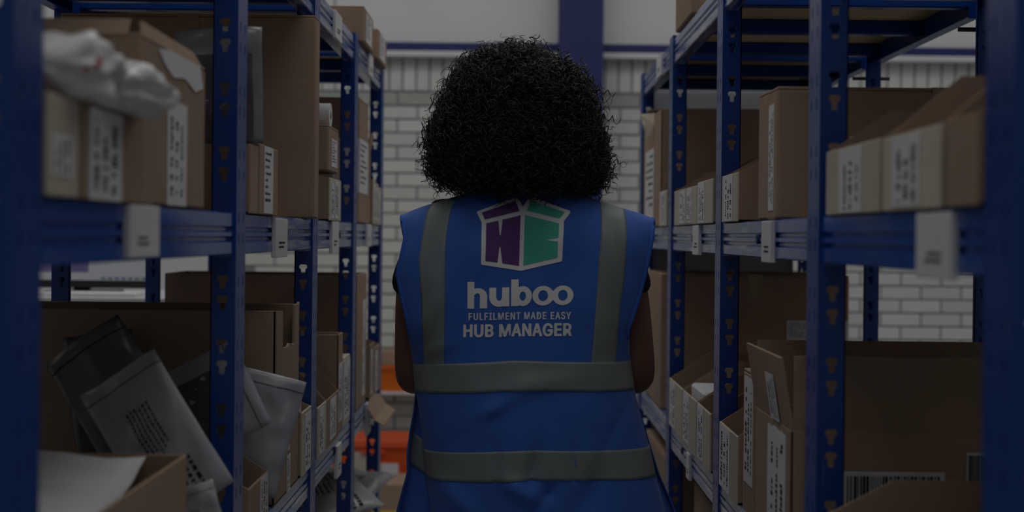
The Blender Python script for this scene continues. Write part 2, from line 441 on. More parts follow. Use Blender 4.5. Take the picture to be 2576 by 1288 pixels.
def sticker(parent, O, U, V, w, h, N, style='vert', mat='label', ragged=False, name='paper_label'):
    O, U, V, N = Vector(O), Vector(U), Vector(V), Vector(N)
    m = MB()
    if ragged:
        n = 9; top = [(w * k / n, h * (1 - random.uniform(0, .035))) for k in range(n, -1, -1)]
        pts = [(0, 0), (w, 0)] + top
    else: pts = [(0, 0), (w, 0), (w, h), (0, h)]
    m.plate([O + U * a + V * b + N * .0003 for a, b in pts], N * .0006)
    o = m.build(name, M[mat], parent)
    if style:
        p = MB(); marks(p, O, U, V, w, h, style, .0013, N)
        if p.f: tag(p.build('print', M['ink'], o, fix=False), kind='stuff')
    return o
def aisle_sticker(parent, s, lat, da, db, za, zb, style='vert', mat='label', ragged=False):
    """label on a face towards the aisle"""
    return sticker(parent, (s * lat, da, za), (0, 1, 0), (0, 0, 1), db - da, zb - za, (-s, 0, 0), style, mat, ragged)
def near_sticker(parent, xa, xb, d, za, zb, style='horiz', mat='label', ragged=False):
    """label on a face towards the camera end of the aisle"""
    return sticker(parent, (min(xa, xb), d, za), (1, 0, 0), (0, 0, 1), abs(xb - xa), zb - za, (0, -1, 0), style, mat, ragged)

def closed_carton(label, s, l0, l1, d0, d1, z0, z1, mat='card', group='cartons stored on the shelving', tape=True, rim=0.0):
    t = thing('carton', (s * (l0 + l1) / 2, (d0 + d1) / 2, z0), label, 'carton', group)
    x0, x1 = s * l0, s * l1
    MB().cbox(x0, x1, d0, d1, z0, z1 - .004, .004).build('body', M[mat], t)
    mid = (l0 + l1) / 2
    for a, b in ((l0 + .001, mid - .001), (mid + .001, l1 - .001)):
        MB().cbox(s * a, s * b, d0 + .001, d1 - .001, z1 - .005, z1, .0012).build('flap', M[mat], t)
    if tape:
        m = MB().box(s * (mid - .024), s * (mid + .024), d0 - .0006, d1 + .0006, z1 - .0002, z1 + .0006)
        m.box(s * (mid - .024), s * (mid + .024), d0 - .0008, d0 + .0002, z1 - .07, z1 + .0006)
        m.build('tape', M['tape'], t)
    return t

def open_carton(label, s, l0, l1, d0, d1, z0, z1, flaps=(), mat='card', group='cartons stored on the shelving', th=.005, notch=None):
    """flaps: list of (side, length, angle) - side in near/far/aisle/rear, angle from straight up, positive outward"""
    t = thing('carton', (s * (l0 + l1) / 2, (d0 + d1) / 2, z0), label, 'carton', group)
    m = MB()
    m.cbox(s * l0, s * l1, d0, d1, z0, z0 + th, .0015)
    m.cbox(s * l0, s * l1, d0, d0 + th, z0, z1, .0015)
    m.cbox(s * l0, s * l1, d1 - th, d1, z0, z1, .0015)
    m.cbox(s * (l1 - th), s * l1, d0, d1, z0, z1, .0015)
    if notch:                                                  # the aisle wall, cut down over part of its length
        na, nb, nz = notch
        pts = [(d0, z0), (d1, z0), (d1, z1 + .004), (d1 - .012, z1), (nb, z1)]
        k = 7
        pts += [(nb + (na - nb) * i / k, nz + random.uniform(-.004, .004)) for i in range(k + 1)]
        pts += [(na, z1 - .004), (d0, z1)]
        m.plate([(s * l0, y, z) for y, z in pts], (s * th, 0, 0))
    else: m.cbox(s * l0, s * (l0 + th), d0, d1, z0, z1, .0015)
    m.build('body', M[mat], t)
    for side, ln, ang in flaps:
        a = math.radians(ang); dv, dz = ln * math.sin(a), ln * math.cos(a); g = .004
        if side == 'near': P = [(s * (l0 + g), d0 + .001, z1), (s * (l1 - g), d0 + .001, z1), (s * (l1 - g), d0 - dv, z1 + dz), (s * (l0 + g), d0 - dv, z1 + dz)]; T_ = (0, th * math.cos(a), th * math.sin(a))
        if side == 'far': P = [(s * (l0 + g), d1 - .001, z1), (s * (l1 - g), d1 - .001, z1), (s * (l1 - g), d1 + dv, z1 + dz), (s * (l0 + g), d1 + dv, z1 + dz)]; T_ = (0, -th * math.cos(a), th * math.sin(a))
        if side == 'aisle': P = [(s * (l0 + .001), d0 + g, z1), (s * (l0 + .001), d1 - g, z1), (s * (l0 - dv), d1 - g, z1 + dz), (s * (l0 - dv), d0 + g, z1 + dz)]; T_ = (s * th * math.cos(a), 0, th * math.sin(a))
        if side == 'rear': P = [(s * (l1 - .001), d0 + g, z1), (s * (l1 - .001), d1 - g, z1), (s * (l1 + dv), d1 - g, z1 + dz), (s * (l1 + dv), d0 + g, z1 + dz)]; T_ = (-s * th * math.cos(a), 0, th * math.sin(a))
        MB().plate(P, T_).build('flap', M[mat], t)
    return t

def pick_bin(label, s, d0, d1, z0, hf, hr, lat=.447, depth=.36, run=.09, front='cream', lab=None, style='vert', group='open-fronted picking bins', content=None):
    """shelf bin: low front, sides that slope up to a higher back"""
    t = thing('picking_bin', (s * (lat + depth / 2), (d0 + d1) / 2, z0), label, 'bin', group)
    th = .0035; l0, l1 = lat + th, lat + depth
    m = MB()
    prof = [(l0, 0), (l1, 0), (l1, hr), (l0 + run, hr), (l0, hf)]
    for d in (d0, d1 - th): m.plate([(s * l, d, z0 + z) for l, z in prof], (0, th, 0))
    m.box(s * (l1 - th), s * l1, d0, d1, z0, z0 + hr)
    m.box(s * l0, s * l1, d0, d1, z0, z0 + th)
    m.build('body', M['card'], t)
    f = MB().cbox(s * lat, s * (lat + th + .001), d0 - .0005, d1 + .0005, z0, z0 + hf, .0012); f.build('front_panel', M[front], t)
    if lab:
        w = d1 - d0
        aisle_sticker(t, s, lat, d0 + w * lab[0], d0 + w * lab[1], z0 + hf * lab[2], z0 + hf * lab[3], style)
    if content:
        MB().cbox(s * (lat + .02), s * (lat + .2), d0 + .012, d1 - .012, z0 + .004, z0 + hf * content, .006).build('contents', M['paper'], t)
    return t

ZM, ZL, ZB, ZT = SHELF_TOP['mid'], SHELF_TOP['low'], SHELF_TOP['bottom'], SHELF_TOP['top']

# ================= left shelving, middle level
pick_bin('cream picking bin under the crumpled white bag, at the corner post', -1, 1.262, 1.352, ZM, .100, .10, lab=(.1, .75, .2, .62))
pick_bin('tan picking bin with a grey label, under the drooping end of the white bag', -1, 1.362, 1.575, ZM, .100, .10, front='card', lab=(.10, .64, .0, .98))
c = closed_carton('squat brown carton with a long white label strip, behind the crumpled white bag', -1, .452, .93, 1.592, 1.925, ZM, CZ + .243)
aisle_sticker(c, -1, .452, 1.715, 1.815, ZM + .002, CZ + .175)
m = MB(); P = [(1.665, .234), (1.72, .2395), (1.885, .2395), (1.905, .210), (1.86, .200), (1.80, .212), (1.74, .206), (1.70, .217)]
m.plate([(-.4513, y, CZ + z) for y, z in P], (.0008, 0, 0)); m.build('torn_tape', M['label'], c)
MB().plate([(-.472, 1.60, CZ + .243), (-.92, 1.60, CZ + .243), (-.92, 1.64, CZ + .266), (-.480, 1.64, CZ + .266)], (0, .004, .002)).build('flap', M['card'], c)
MB().plate([(-.456, 1.615, CZ + .243), (-.456, 1.92, CZ + .243), (-.464, 1.90, CZ + .262), (-.464, 1.64, CZ + .264)], (-.004, 0, .001)).build('flap', M['card'], c)
pick_bin('slim brown carton bin in front of the tall sealed carton, beside the second blue post', -1, 2.235, 2.305, ZM, .118, .118, front='card')
pick_bin('brown carton bin with a white label, standing before the tall sealed carton', -1, 2.318, 2.50, ZM, .125, .13, front='card', lab=(.22, .70, .02, .99), style='horiz')
c = closed_carton('very tall sealed brown carton that fills the height of the middle shelf', -1, .432, .99, 2.86, 2.922, ZM, CZ + .478)
pick_bin('cream bin with writing, just past the tall sealed carton', -1, 3.215, 3.30, ZM, .105, .12, lab=(.3, .9, .05, .9))
pick_bin('cream bin with a torn label, underneath the small stacked brown box', -1, 3.305, 3.42, ZM, .105, .105, lab=(.05, .6, .05, .95))
c = closed_carton('small brown box with a white label stacked on two cream bins', -1, .452, .62, 3.215, 3.40, ZM + .1215, CZ + .270)
aisle_sticker(c, -1, .452, 3.27, 3.37, ZM + .135, CZ + .24, 'horiz')
closed_carton('dark shaded brown carton behind the small stacked box', -1, .56, .99, 3.46, 3.70, ZM, CZ + .365)
c = closed_carton('tall brown carton with a broad white label, between the last two posts', -1, .452, .80, 3.86, 4.10, ZM, CZ + .405)
aisle_sticker(c, -1, .452, 3.865, 4.09, CZ + .125, CZ + .285, 'horiz')
near_sticker(c, -.452, -.53, 3.86, CZ + .125, CZ + .285, None)
open_carton('narrow open carton with a raised dark flap at the far end of the middle shelf', -1, .455, .80, 4.11, 4.20, ZM, CZ + .26, flaps=(('near', .10, 2), ('aisle', .06, 10)))
for i, (a, b, h) in enumerate(((4.215, 4.29, .145), (4.30, 4.37, .135), (4.38, 4.47, .125))):
    pick_bin(('pale narrow bin at the end post, first past the flapped carton', 'pale narrow bin in the middle of the last three at the end post', 'pale narrow bin touching the end post of the middle shelf')[i], -1, a, b, ZM, h, h, lab=(.2, .75, .1, .9))
# ================= left shelving, on top
c = closed_carton('small carton with white labels on the top shelf, by the post cap', -1, .44, .70, 3.84, 4.10, ZT, ZT + .105)
aisle_sticker(c, -1, .44, 3.90, 4.05, ZT + .01, ZT + .095, 'horiz')
c = closed_carton('small carton with a white label on the top shelf, at the very end', -1, .435, .66, 4.20, 4.484, ZT, ZT + .095)
aisle_sticker(c, -1, .435, 4.26, 4.42, ZT + .01, ZT + .088, 'horiz')
# ================= left shelving, lower level
c = open_carton('open brown carton holding folded white paper, low beside the corner post', -1, .452, .95, 1.40, 1.84, ZL, CZ - .31, flaps=(('rear', .08, 20),))
c = open_carton('large open brown carton with a torn notch and a white label, behind the grey mailers', -1, .452, 1.02, 2.525, 2.80, ZL, CZ - .148, notch=(2.60, 2.74, CZ - .225))
aisle_sticker(c, -1, .452, 2.60, 2.69, CZ - .44, CZ - .30, 'vert', ragged=True)
aisle_sticker(c, -1, .452, 2.66, 2.70, ZL, CZ - .45, 'vert', ragged=True)
pick_bin('cream bin with a black-printed label and paper inside, before the third post', -1, 2.825, 2.95, ZL, .14, .18, lab=(.3, .9, .03, .93), content=1.12)
pick_bin('cream bin with a dense label, first past the third post on the lower shelf', -1, 3.055, 3.19, ZL, .12, .22, lab=(.15, .7, .05, .95))
pick_bin('brown-edged bin with a white label, second past the third post on the lower shelf', -1, 3.20, 3.42, ZL, .12, .22, front='card', lab=(.25, .75, .1, .95))
c = open_carton('upright open carton with a printed edge label, rising behind the two low bins', -1, .452, .80, 3.44, 3.53, ZL, CZ - .262)
aisle_sticker(c, -1, .452, 3.45, 3.52, ZL + .03, CZ - .34, 'vert')
c = closed_carton('pale narrow carton covered by a printed label, next to the fourth post', -1, .452, .74, 3.545, 3.70, ZL, CZ - .335, mat='cream')
aisle_sticker(c, -1, .452, 3.56, 3.69, ZL + .02, CZ - .35, 'vert')
c = open_carton('big shaded brown carton at the end of the lower shelf, as wide as the shelf', -1, .455, 1.02, 3.86, 4.12, ZL, CZ - .118)
aisle_sticker(c, -1, .455, 4.02, 4.09, ZL + .03, CZ - .2, 'vert')
for i, (a, b, h) in enumerate(((4.17, 4.30, .17), (4.31, 4.47, .155))):
    pick_bin(('brown open bin beyond the big shaded carton on the lower shelf', 'brown labelled bin touching the end post of the lower shelf')[i], -1, a, b, ZL + (.0045, 0)[i], h, h + .03, front='card', lab=(.15, .5, .05, .9))
# cardboard liner hanging over the lower beam
m = MB(); pr = [(.70, ZL + .0005, 4.175, 4.295), (.447, ZL + .0005, 4.175, 4.295), (.440, ZL - .010, 4.04, 4.40), (.415, ZL - .045, 4.02, 4.40), (.385, ZL - .062, 4.01, 4.39)]
for (a, za, a0, a1), (b, zb, b0, b1) in zip(pr[:-1], pr[1:]):
    m.plate([(-a, a0, za), (-a, a1, za), (-b, b1, zb), (-b, b0, zb)], (0, 0, .003))
tag(m.build('cardboard_liner', M['card'], None, org=(-.5, 4.15, ZL)), 'loose cardboard sheet sagging over the lower beam by the end post', 'cardboard')

# ================= right shelving, middle level
pick_bin('cream picking bin with a smudged label, beside the tall blue post in the aisle mouth', 1, 1.60, 1.87, ZM, .090, .150, lab=(.30, .72, .02, .97))
pick_bin('wide cream picking bin with a big smudged label, above the white shelf tag', 1, 1.372, 1.585, ZM, .088, .165, lab=(.32, .80, .05, .97))
pick_bin('plain tan picking bin half hidden by the corner post', 1, 1.262, 1.355, ZM, .090, .17, front='card')
c = closed_carton('huge smooth brown carton with a narrow white side label and a barcode', 1, .452, 1.03, 2.245, 2.335, ZM, CZ + .262)
aisle_sticker(c, 1, .452, 2.27, 2.315, CZ + .05, CZ + .235, 'vert')
near_sticker(c, .576, .604, 2.245, CZ + .145, CZ + .178, 'bars')
c = closed_carton('slim brown carton squeezed behind the huge smooth carton', 1, .455, .95, 2.345, 2.43, ZM, CZ + .266)
pick_bin('cream bin with handwritten label and a brown sloping side, next to the slim carton', 1, 2.61, 2.80, ZM, .098, .135, run=.07, lab=(.28, .85, .02, .98))
for i, (a, b, h, l) in enumerate(((2.935, 3.165, .100, (.50, .98, .02, .97)), (3.18, 3.365, .094, (.45, .98, .05, .97)), (3.38, 3.62, .094, (.05, .5, .05, .95)))):
    pick_bin(('cream bin with a curled label, first past the scuffed post on the middle shelf', 'cream bin with a printed strip, second past the scuffed post', 'cream bin third past the scuffed post, beside the next post')[i], 1, a, b, ZM, h, .15, lab=l)
pick_bin('small pale bin in front of the far carton with the bent flap', 1, 3.81, 3.99, ZM, .105, .12, lab=(.2, .7, .05, .98))
c = open_carton('tall brown carton with a bent-over flap and a long white label at the far end', 1, .454, 1.0, 4.02, 4.54, ZM, CZ + .398, flaps=(('far', .08, -60),))
aisle_sticker(c, 1, .454, 4.22, 4.48, ZM + .03, CZ + .29, 'horiz')
m = MB(); m.plate([(x, 4.24 - .02 * (z < .37), CZ + z) for x, z in ((.458, .404), (.455, .365), (.446, .322), (.428, .318), (.418, .36), (.410, .400))], (0, .004, 0)); m.build('flap', M['cream'], c)
# on top
closed_carton('brown carton on top of the shelving, cut by the edge of the roof rail', 1, .445, .80, 3.30, 3.62, ZT, ZT + .20)

# ================= right shelving, lower level
c = open_carton('big open brown carton with raised flaps and a large barcode, in the aisle mouth', 1, .452, 1.02, 2.11, 2.42, ZL, CZ - .308, flaps=(('near', .120, 2), ('far', .122, 3), ('aisle', .118, 9)))
aisle_sticker(c, 1, .4525, 2.15, 2.30, ZL + .015, CZ - .318, 'vert', ragged=True)
near_sticker(c, .536, .700, 2.11, CZ - .462, CZ - .372, 'bars')
near_sticker(c, .735, .80, 2.11, CZ - .39, CZ - .34, 'bars')
sticker(c, (.4505, 2.19, CZ - .306), (0, 1, 0), (-.1564, 0, .9877), .07, .08, (-.9877, 0, -.1564), 'vert')
c = closed_carton('upright narrow carton with a long handwritten white label', 1, .452, .78, 2.432, 2.545, ZL, CZ - .250, mat='card')
aisle_sticker(c, 1, .452, 2.44, 2.53, ZL + .06, CZ - .262, 'vert')
pick_bin('cream bin with a black-scrawled label and a brown sloping inside', 1, 2.585, 2.80, ZL, .135, .20, run=.10, lab=(.38, .98, .02, .98))
for i, (a, b) in enumerate(((2.935, 3.14), (3.155, 3.40), (3.415, 3.69))):
    pick_bin(('cream bin with a white strip, first past the scuffed post on the lower shelf', 'cream bin with white paper inside, second past the scuffed post on the lower shelf', 'cream bin third past the scuffed post on the lower shelf, by the bare elbow')[i], 1, a, b, ZL, .132, .205, run=.11, lab=(.5, .95, .04, .97), content=(None, 1.15, None)[i])
c = closed_carton('massive brown carton filling the far end of the lower shelf, with a grey address label', 1, .458, 1.035, 4.02, 4.50, ZL, CZ - .110)
near_sticker(c, .845, .925, 4.02, CZ - .310, CZ - .248, 'horiz')
near_sticker(c, 1.005, 1.034, 4.02, CZ - .310, CZ - .248, None)
pick_bin('large brown picking bin, low in the aisle mouth in front of the barcode carton', 1, 1.50, 1.83, ZL, .145, .190, run=.085, front='card')
# bottom level
closed_carton('brown carton on the bottom shelf under the three cream bins', 1, .50, 1.0, 2.98, 3.55, ZB, CZ - .66)
closed_carton('brown carton on the bottom shelf at the far end', 1, .456, .95, 3.84, 4.40, ZB, CZ - .64)

# ================= soft goods: mailers, bags, paper
def mailer(label, cx, d, cz, roll, lean, w, h, thick=.022, mat='poly', print_=False, panel=None, seal=True, seed=0, group='poly mailers', flat=False, turn=0.0, name='poly_mailer'):
    """pillow bag; roll turns it in its own plane, lean tips its top away from the viewer (90 = lying flat)"""
    t = thing(name, (cx, d, cz), label, 'mailer' if name == 'poly_mailer' else 'bag', group)
    R = Matrix.Rotation(math.radians(turn), 3, 'Z') @ Matrix.Rotation(math.radians(-lean), 3, 'X') @ Matrix.Rotation(math.radians(-roll), 3, 'Y')
    U, V, N = R @ Vector((1, 0, 0)), R @ Vector((0, 0, 1)), R @ Vector((0, -1, 0))
    C = Vector((cx, d, cz)); so = Vector((seed * 3.1, seed * 7.7, seed * 1.3))
    def bend(u, v): return .010 * math.sin(2.2 * u + seed) * math.cos(1.7 * v + seed * 2) + .006 * noise.noise(Vector((u * 2.2, v * 2.2, 0)) + so)
    def surf(u, v, sgn):
        b = max(0, 1 - abs(u) ** 3) ** .6 * max(0, 1 - abs(v) ** 3.5) ** .6
        k = thick * .5 * b * (1 + .55 * noise.noise(Vector((u * 2.6, v * 3.6, sgn)) + so)) + .0006
        return C + U * (u * w / 2) + V * (v * h / 2) + N * (sgn * k + bend(u, v) + .0016 * noise.noise(Vector((u * 9, v * 9, sgn * 2)) + so) * (1.2 - abs(u)))
    nu, nv = 16, 22; m = MB()
    for sgn in (1, -1):
        g = [surf(-1 + 2 * i / nu, -1 + 2 * j / nv, sgn) for j in range(nv + 1) for i in range(nu + 1)]
        m.add(g, [(j * (nu + 1) + i, j * (nu + 1) + i + 1, (j + 1) * (nu + 1) + i + 1, (j + 1) * (nu + 1) + i) for j in range(nv) for i in range(nu)])
    n1 = (nu + 1) * (nv + 1)
    rim = [i for i in range(nu + 1)] + [j * (nu + 1) + nu for j in range(1, nv + 1)] + [nv * (nu + 1) + i for i in range(nu - 1, -1, -1)] + [j * (nu + 1) for j in range(nv - 1, 0, -1)]
    m.f += [(rim[k], rim[(k + 1) % len(rim)], rim[(k + 1) % len(rim)] + n1, rim[k] + n1) for k in range(len(rim))]; m.m += [0] * len(rim)
    body = m.build('film', M[mat], t, smooth=True)
    if seal:                                                    # folded closing strip across the top
        p = MB(); a0, a1 = .80, .815
        g = [surf(-1 + 2 * i / nu, a, 1) + N * .0012 for a in (a0, a1) for i in range(nu + 1)]
        p.add(g, [(i, i + 1, nu + 2 + i, nu + 1 + i) for i in range(nu)])
        p.build('seal_line', M['ink' if mat == 'poly_dark' else 'poly_dark'], t)
    if panel:
        ua, ub, va, vb, pm = panel; p = MB(); k = 8
        g = [surf(ua + (ub - ua) * i / k, va + (vb - va) * j / k, 1) + N * .0014 for j in range(k + 1) for i in range(k + 1)]
        p.add(g, [(j * (k + 1) + i, j * (k + 1) + i + 1, (j + 1) * (k + 1) + i + 1, (j + 1) * (k + 1) + i) for j in range(k) for i in range(k)])
        p.build('printed_panel', M[pm], t, smooth=True)
    if print_:
        p = MB()
        for ln in range(6):
            u0 = -.32 + ln * .11; v = .45; end = random.uniform(-.45, -.1) if ln else -.2
            while v > end:
                L = random.uniform(.012, .05)
                p.add([surf(a, b, 1) + N * .0015 for a, b in ((u0, v), (u0 + .045, v), (u0 + .045, v - L), (u0, v - L))], [(0, 1, 2, 3)])
                v -= L + random.uniform(.012, .025)
        for ln in range(3):
            v = -.35 - random.uniform(0, .1); u0 = .05 + .17 * ln
            while v > -.9:
                L = random.uniform(.03, .09)
                p.add([surf(a, b, 1) + N * .0015 for a, b in ((u0, v), (u0 + .09, v), (u0 + .09, v - L), (u0, v - L))], [(0, 1, 2, 3)]); v -= L + .03
        p.build('print', M['ink'], t, fix=False)
    return t
GM = 'poly mailers in the low left bay'
mailer('grey mailer lying flat on the shelf beneath the heap of mailers', -.74, 2.16, ZL + .024, 0, 90, .30, .50, .030, seed=1, mat='poly_dark', seal=False, group=GM)
mailer('charcoal mailer standing upright against the big carton, behind the other mailers', -.765, 2.475, CZ - .31, 8, 3, .13, .24, .026, mat='poly_dark', seed=3, group=GM)
mailer('dark tilted mailer half hidden behind the printed grey mailer', -.665, 2.24, CZ - .290, 36, 16, .15, .27, .026, mat='poly_dark', seed=4, group=GM)
mailer('grey mailer on its side with a dark fold, behind the second post', -.560, 2.385, CZ - .315, -62, 8, .17, .20, .024, seed=5, panel=(-.6, .8, -.8, .5, 'poly_dark'), group=GM)
mailer('light grey mailer with rows of printed text, leaning on the dark mailers', -.548, 2.03, CZ - .318, 34, 14, .135, .245, .026, print_=True, seed=6, group=GM)
mailer('grey mailer with a dark border line, leaning on the notched carton', -.472, 2.478, CZ - .375, -14, 5, .120, .225, .020, seed=7, panel=(-.62, -.56, -.8, .75, 'poly_dark'), group=GM)
mailer('small pale mailer poking up beside the folded white paper', -.455, 1.915, CZ - .435, 20, 12, .085, .13, .014, seed=8, group=GM, print_=True)
pick_bin('little brown bin with a torn white edge, in front of the notched carton', -1, 2.255, 2.435, ZL, .085, .11, depth=.085, run=.04, front='card', lab=(.55, .95, .02, .98))
mailer('wide folded white paper bundle lying on the open carton', -.70, 1.63, CZ - .335, 4, 80, .42, .34, .045, mat='paper', seed=9, seal=False, group='paper in the cartons', name='paper_bundle')
MB().plate([(-.462, 1.46, CZ - .33), (-.462, 1.80, CZ - .33), (-.470, 1.80, CZ - .42), (-.470, 1.46, CZ - .42)], (-.001, 0, 0))
mailer('clear grey bag with dark contents, standing on the slim brown bin', -.515, 2.285, CZ + .257, 2, 6, .155, .205, .022, seed=10, mat='film_grey', panel=(-.75, .80, -.90, .52, 'poly_dark'), seal=False, group='bags on the middle shelf', name='plastic_bag')
mailer('crumpled grey mailer on top of the carton at the foot of the fourth post', -.56, 4.02, .508, 30, 74, .26, .30, .05, seed=11, print_=True, group='mailers on the bottom shelf')
mailer('creased grey mailer draped beside the crumpled one, by the end post', -.52, 4.29, .478, -25, 74, .20, .26, .05, seed=12, print_=True, group='mailers on the bottom shelf')
closed_carton('brown carton on the bottom shelf, underneath the crumpled mailers', -1, .46, .95, 3.86, 4.42, ZB, .385)

# crumpled white carrier bag over the two bins
t = thing('carrier_bag', (-.46, 1.42, CZ + .137), 'crumpled white carrier bag with a red mark, slumped over two bins', 'bag')
m = MB(); ny, na = 46, 36; pts = []
for j in range(ny + 1):
    v = j / ny; y = 1.268 + .312 * v
    env = (math.sin(math.pi * min(1, max(0, v)) ) + 1e-4) ** .45
    lobe = .038 + .012 * math.cos((v - .20) * 10.5)
    cz = CZ + .168 - .012 * v; cx = -.470 + .016 * v
    for i in range(na):
        a = 2 * math.pi * i / na
        n = noise.noise(Vector((math.cos(a) * 1.6, math.sin(a) * 1.6, v * 5))); r2 = abs(noise.noise(Vector((math.cos(a) * 3.5 + 9, math.sin(a) * 3.5, v * 11))))
        r = env * lobe * (1 + .42 * n - .40 * r2)
        p = Vector((cx + 1.55 * r * math.cos(a), y, cz + 1.0 * r * math.sin(a)))
        if p.x < -.425: p.z = max(p.z, CZ + .1366)
        pts.append(p)
m.add(pts, [(j * na + i, j * na + (i + 1) % na, (j + 1) * na + (i + 1) % na, (j + 1) * na + i) for j in range(ny) for i in range(na)] + [tuple(range(na)), tuple(range(ny * na, ny * na + na))])
bagm = m.build('film', M['bag'], t, smooth=True)
# the knotted tail of the bag and a red print
m = MB(); tail = [(1.53, .150, .020), (1.555, .166, .017), (1.575, .178, .013), (1.588, .170, .009)]
m.tube([(-.442, y, CZ + z) for y, z, r in tail], [r for y, z, r in tail], 10); m.build('knot', M['bag'], t, smooth=True)
bt = BVHTree.FromPolygons([Vector(v) for v in pts], [tuple(f) for f in m.f if False] or [(j * na + i, j * na + (i + 1) % na, (j + 1) * na + (i + 1) % na, (j + 1) * na + i) for j in range(ny) for i in range(na)])
m = MB()
for k in range(5):
    y, z = 1.312 + .006 * k, CZ + .163 + .0042 * k
    hit = bt.ray_cast(Vector((-.30, y, z)), Vector((-1, 0, 0)))[0]
    if hit: m.box(hit.x - .002, hit.x + .0012, y - .004, y + .004, z - .0025, z + .0025)
m.build('red_mark', M['red'], t)

# white roll standing on the small stacked box
t = thing('paper_roll', (-.52, 3.30, CZ + .271), 'white paper roll lying on the small stacked brown box', 'roll')
MB().tube([(-.60, 3.32, CZ + .302), (-.462, 3.32, CZ + .302)], .030, 22).build('paper', M['paper'], t, smooth=False)
MB().tube([(-.602, 3.32, CZ + .302), (-.4605, 3.32, CZ + .302)], .010, 12).build('core', M['card'], t)

# ================= beyond the shelving: packing desk, totes
t = thing('packing_desk', (-1.75, 5.1, 0), 'pale standing desk behind the shelving, under the lit monitor', 'desk')
MB().cbox(-2.4, -1.2, 4.75, 5.45, CZ - .262, CZ - .237, .003).build('desk_top', M['desk'], t)
for x in (-2.36, -1.24):
    for y in (4.80, 5.40): MB().cbox(x - .02, x + .02, y - .02, y + .02, 0, CZ - .262, .003).build('leg', M['navy'], t)
for y in (4.80, 5.40): MB().cbox(-2.34, -1.26, y - .012, y + .012, CZ - .32, CZ - .262, .002).build('rail', M['navy'], t)
t = thing('monitor', (-1.66, 5.1, CZ - .237), 'computer monitor glowing white with a violet panel, on the standing desk', 'monitor')
MB().cbox(-1.95, -1.385, 5.05, 5.09, CZ - .215, CZ + .16, .004).build('casing', M['black'], t)
sc = MB().box(-1.94, -1.395, 5.0482, 5.05, CZ - .185, CZ + .15).build('screen', M['screen'], t)
MB().box(-1.94, -1.628, 5.0474, 5.0482, CZ - .155, CZ - .02).build('screen_panel', M['screen_purple'], sc)
m = MB()
for k in range(7): m.box(-1.58 + .026 * k, -1.58 + .026 * k + .018, 5.0474, 5.0482, CZ - .182, CZ - .172)
m.build('screen_icons', M['screen_blue'], sc)
MB().cbox(-1.70, -1.64, 5.09, 5.12, CZ - .237, CZ - .05, .003).build('stand', M['black'], t)
MB().cbox(-1.80, -1.54, 5.04, 5.22, CZ - .2365, CZ - .226, .003).build('base', M['black'], t)
m = MB().plate([(-1.78, 4.80, CZ - .2365), (-1.38, 4.80, CZ - .2365), (-1.38, 4.98, CZ - .2365), (-1.72, 4.98, CZ - .2365)], (0, 0, .012))
tag(m.build('paper_stack', M['paper'], None, org=(-1.6, 4.9, CZ - .2365)), 'stack of white paper on the standing desk before the monitor', 'paper')

def tote(label, x0, x1, y0, y1, z0, z1, mat, lab=None, lid=None):
    t = thing('tote', ((x0 + x1) / 2, (y0 + y1) / 2, z0), label, 'crate', 'plastic totes by the brick wall')
    m = MB(); k = .018; th = .004
    def ring(i, z, g): return [(x0 + i + g, y0 + i + g, z), (x1 - i - g, y0 + i + g, z), (x1 - i - g, y1 - i - g, z), (x0 + i + g, y1 - i - g, z)]
    v = ring(k, z0, 0) + ring(0, z1, 0) + ring(0, z1, th) + ring(k, z0 + th, th)
    m.add(v, [(3, 2, 1, 0)] + [(a, (a + 1) % 4, 4 + (a + 1) % 4, 4 + a) for a in range(4)] + [(4 + a, 4 + (a + 1) % 4, 8 + (a + 1) % 4, 8 + a) for a in range(4)] + [(8 + a, 8 + (a + 1) % 4, 12 + (a + 1) % 4, 12 + a) for a in range(4)] + [(12, 13, 14, 15)])
    m.build('body', M[mat], t)
    r = MB()
    for a, b, c, d in ((x0 - .008, x1 + .008, y0 - .008, y0 + .004), (x0 - .008, x1 + .008, y1 - .004, y1 + .008), (x0 - .008, x0 + .004, y0, y1), (x1 - .004, x1 + .008, y0, y1)):
        r.cbox(a, b, c, d, z1 - .022, z1, .002)
    r.build('rim', M[mat], t)
    MB().cbox((x0 + x1) / 2 - .06, (x0 + x1) / 2 + .06, y0 - .010, y0 + .006, z1 - .05, z1 - .036, .002).build('handle', M[mat], t)
    if lab:
        for xa, xb, za, zb, mt in lab: MB().box(xa, xb, y0 + .0005, y0 + .014, za, zb).build('paper_label', M[mt], t)
    if lid: MB().cbox(x0 - .004, x1 + .004, y0 - .004, y1 + .004, z1 + .0005, z1 + .012, .002).build('lid', M[lid], t)
    return t
tote('orange red plastic tote with a white label, on the floor before the brick wall', -.90, -.475, 6.60, 6.95, 0.001, .255, 'orange', lab=((-.648, -.560, .055, .155, 'label'), (-.785, -.715, .11, .215, 'cream')), lid='orange')
tote('yellow plastic tote low on the floor, in front of the small brown carton', -.80, -.44, 5.55, 5.80, 0.001, .085, 'yellow')
t = closed_carton('small brown carton on the floor between the yellow tote and the orange tote', -1, .42, .80, 6.15, 6.45, 0.001, .135, group='cartons by the brick wall')
t = thing('wall_shelf', (-.58, WY, .44), 'white bracket shelf fixed to the brick wall', 'shelf')
MB().cbox(-.95, -.25, WY - .19, WY - .001, .44, .455, .002).build('board', M['rail'], t)
for x in (-.85, -.35): MB().plate([(x, WY - .001, .44), (x, WY - .16, .44), (x, WY - .001, .22)], (.012, 0, 0)).build('bracket', M['rail'], t)
tote('deep orange tote on the white wall shelf, beneath a flat brown carton', -.74, -.40, 7.115, 7.28, .456, .600, 'orange2')
closed_carton('flat brown carton lying across the deep orange tote on the wall shelf', -1, -1*-.385, .755, 7.105, 7.285, .6008, .675, group='cartons by the brick wall')

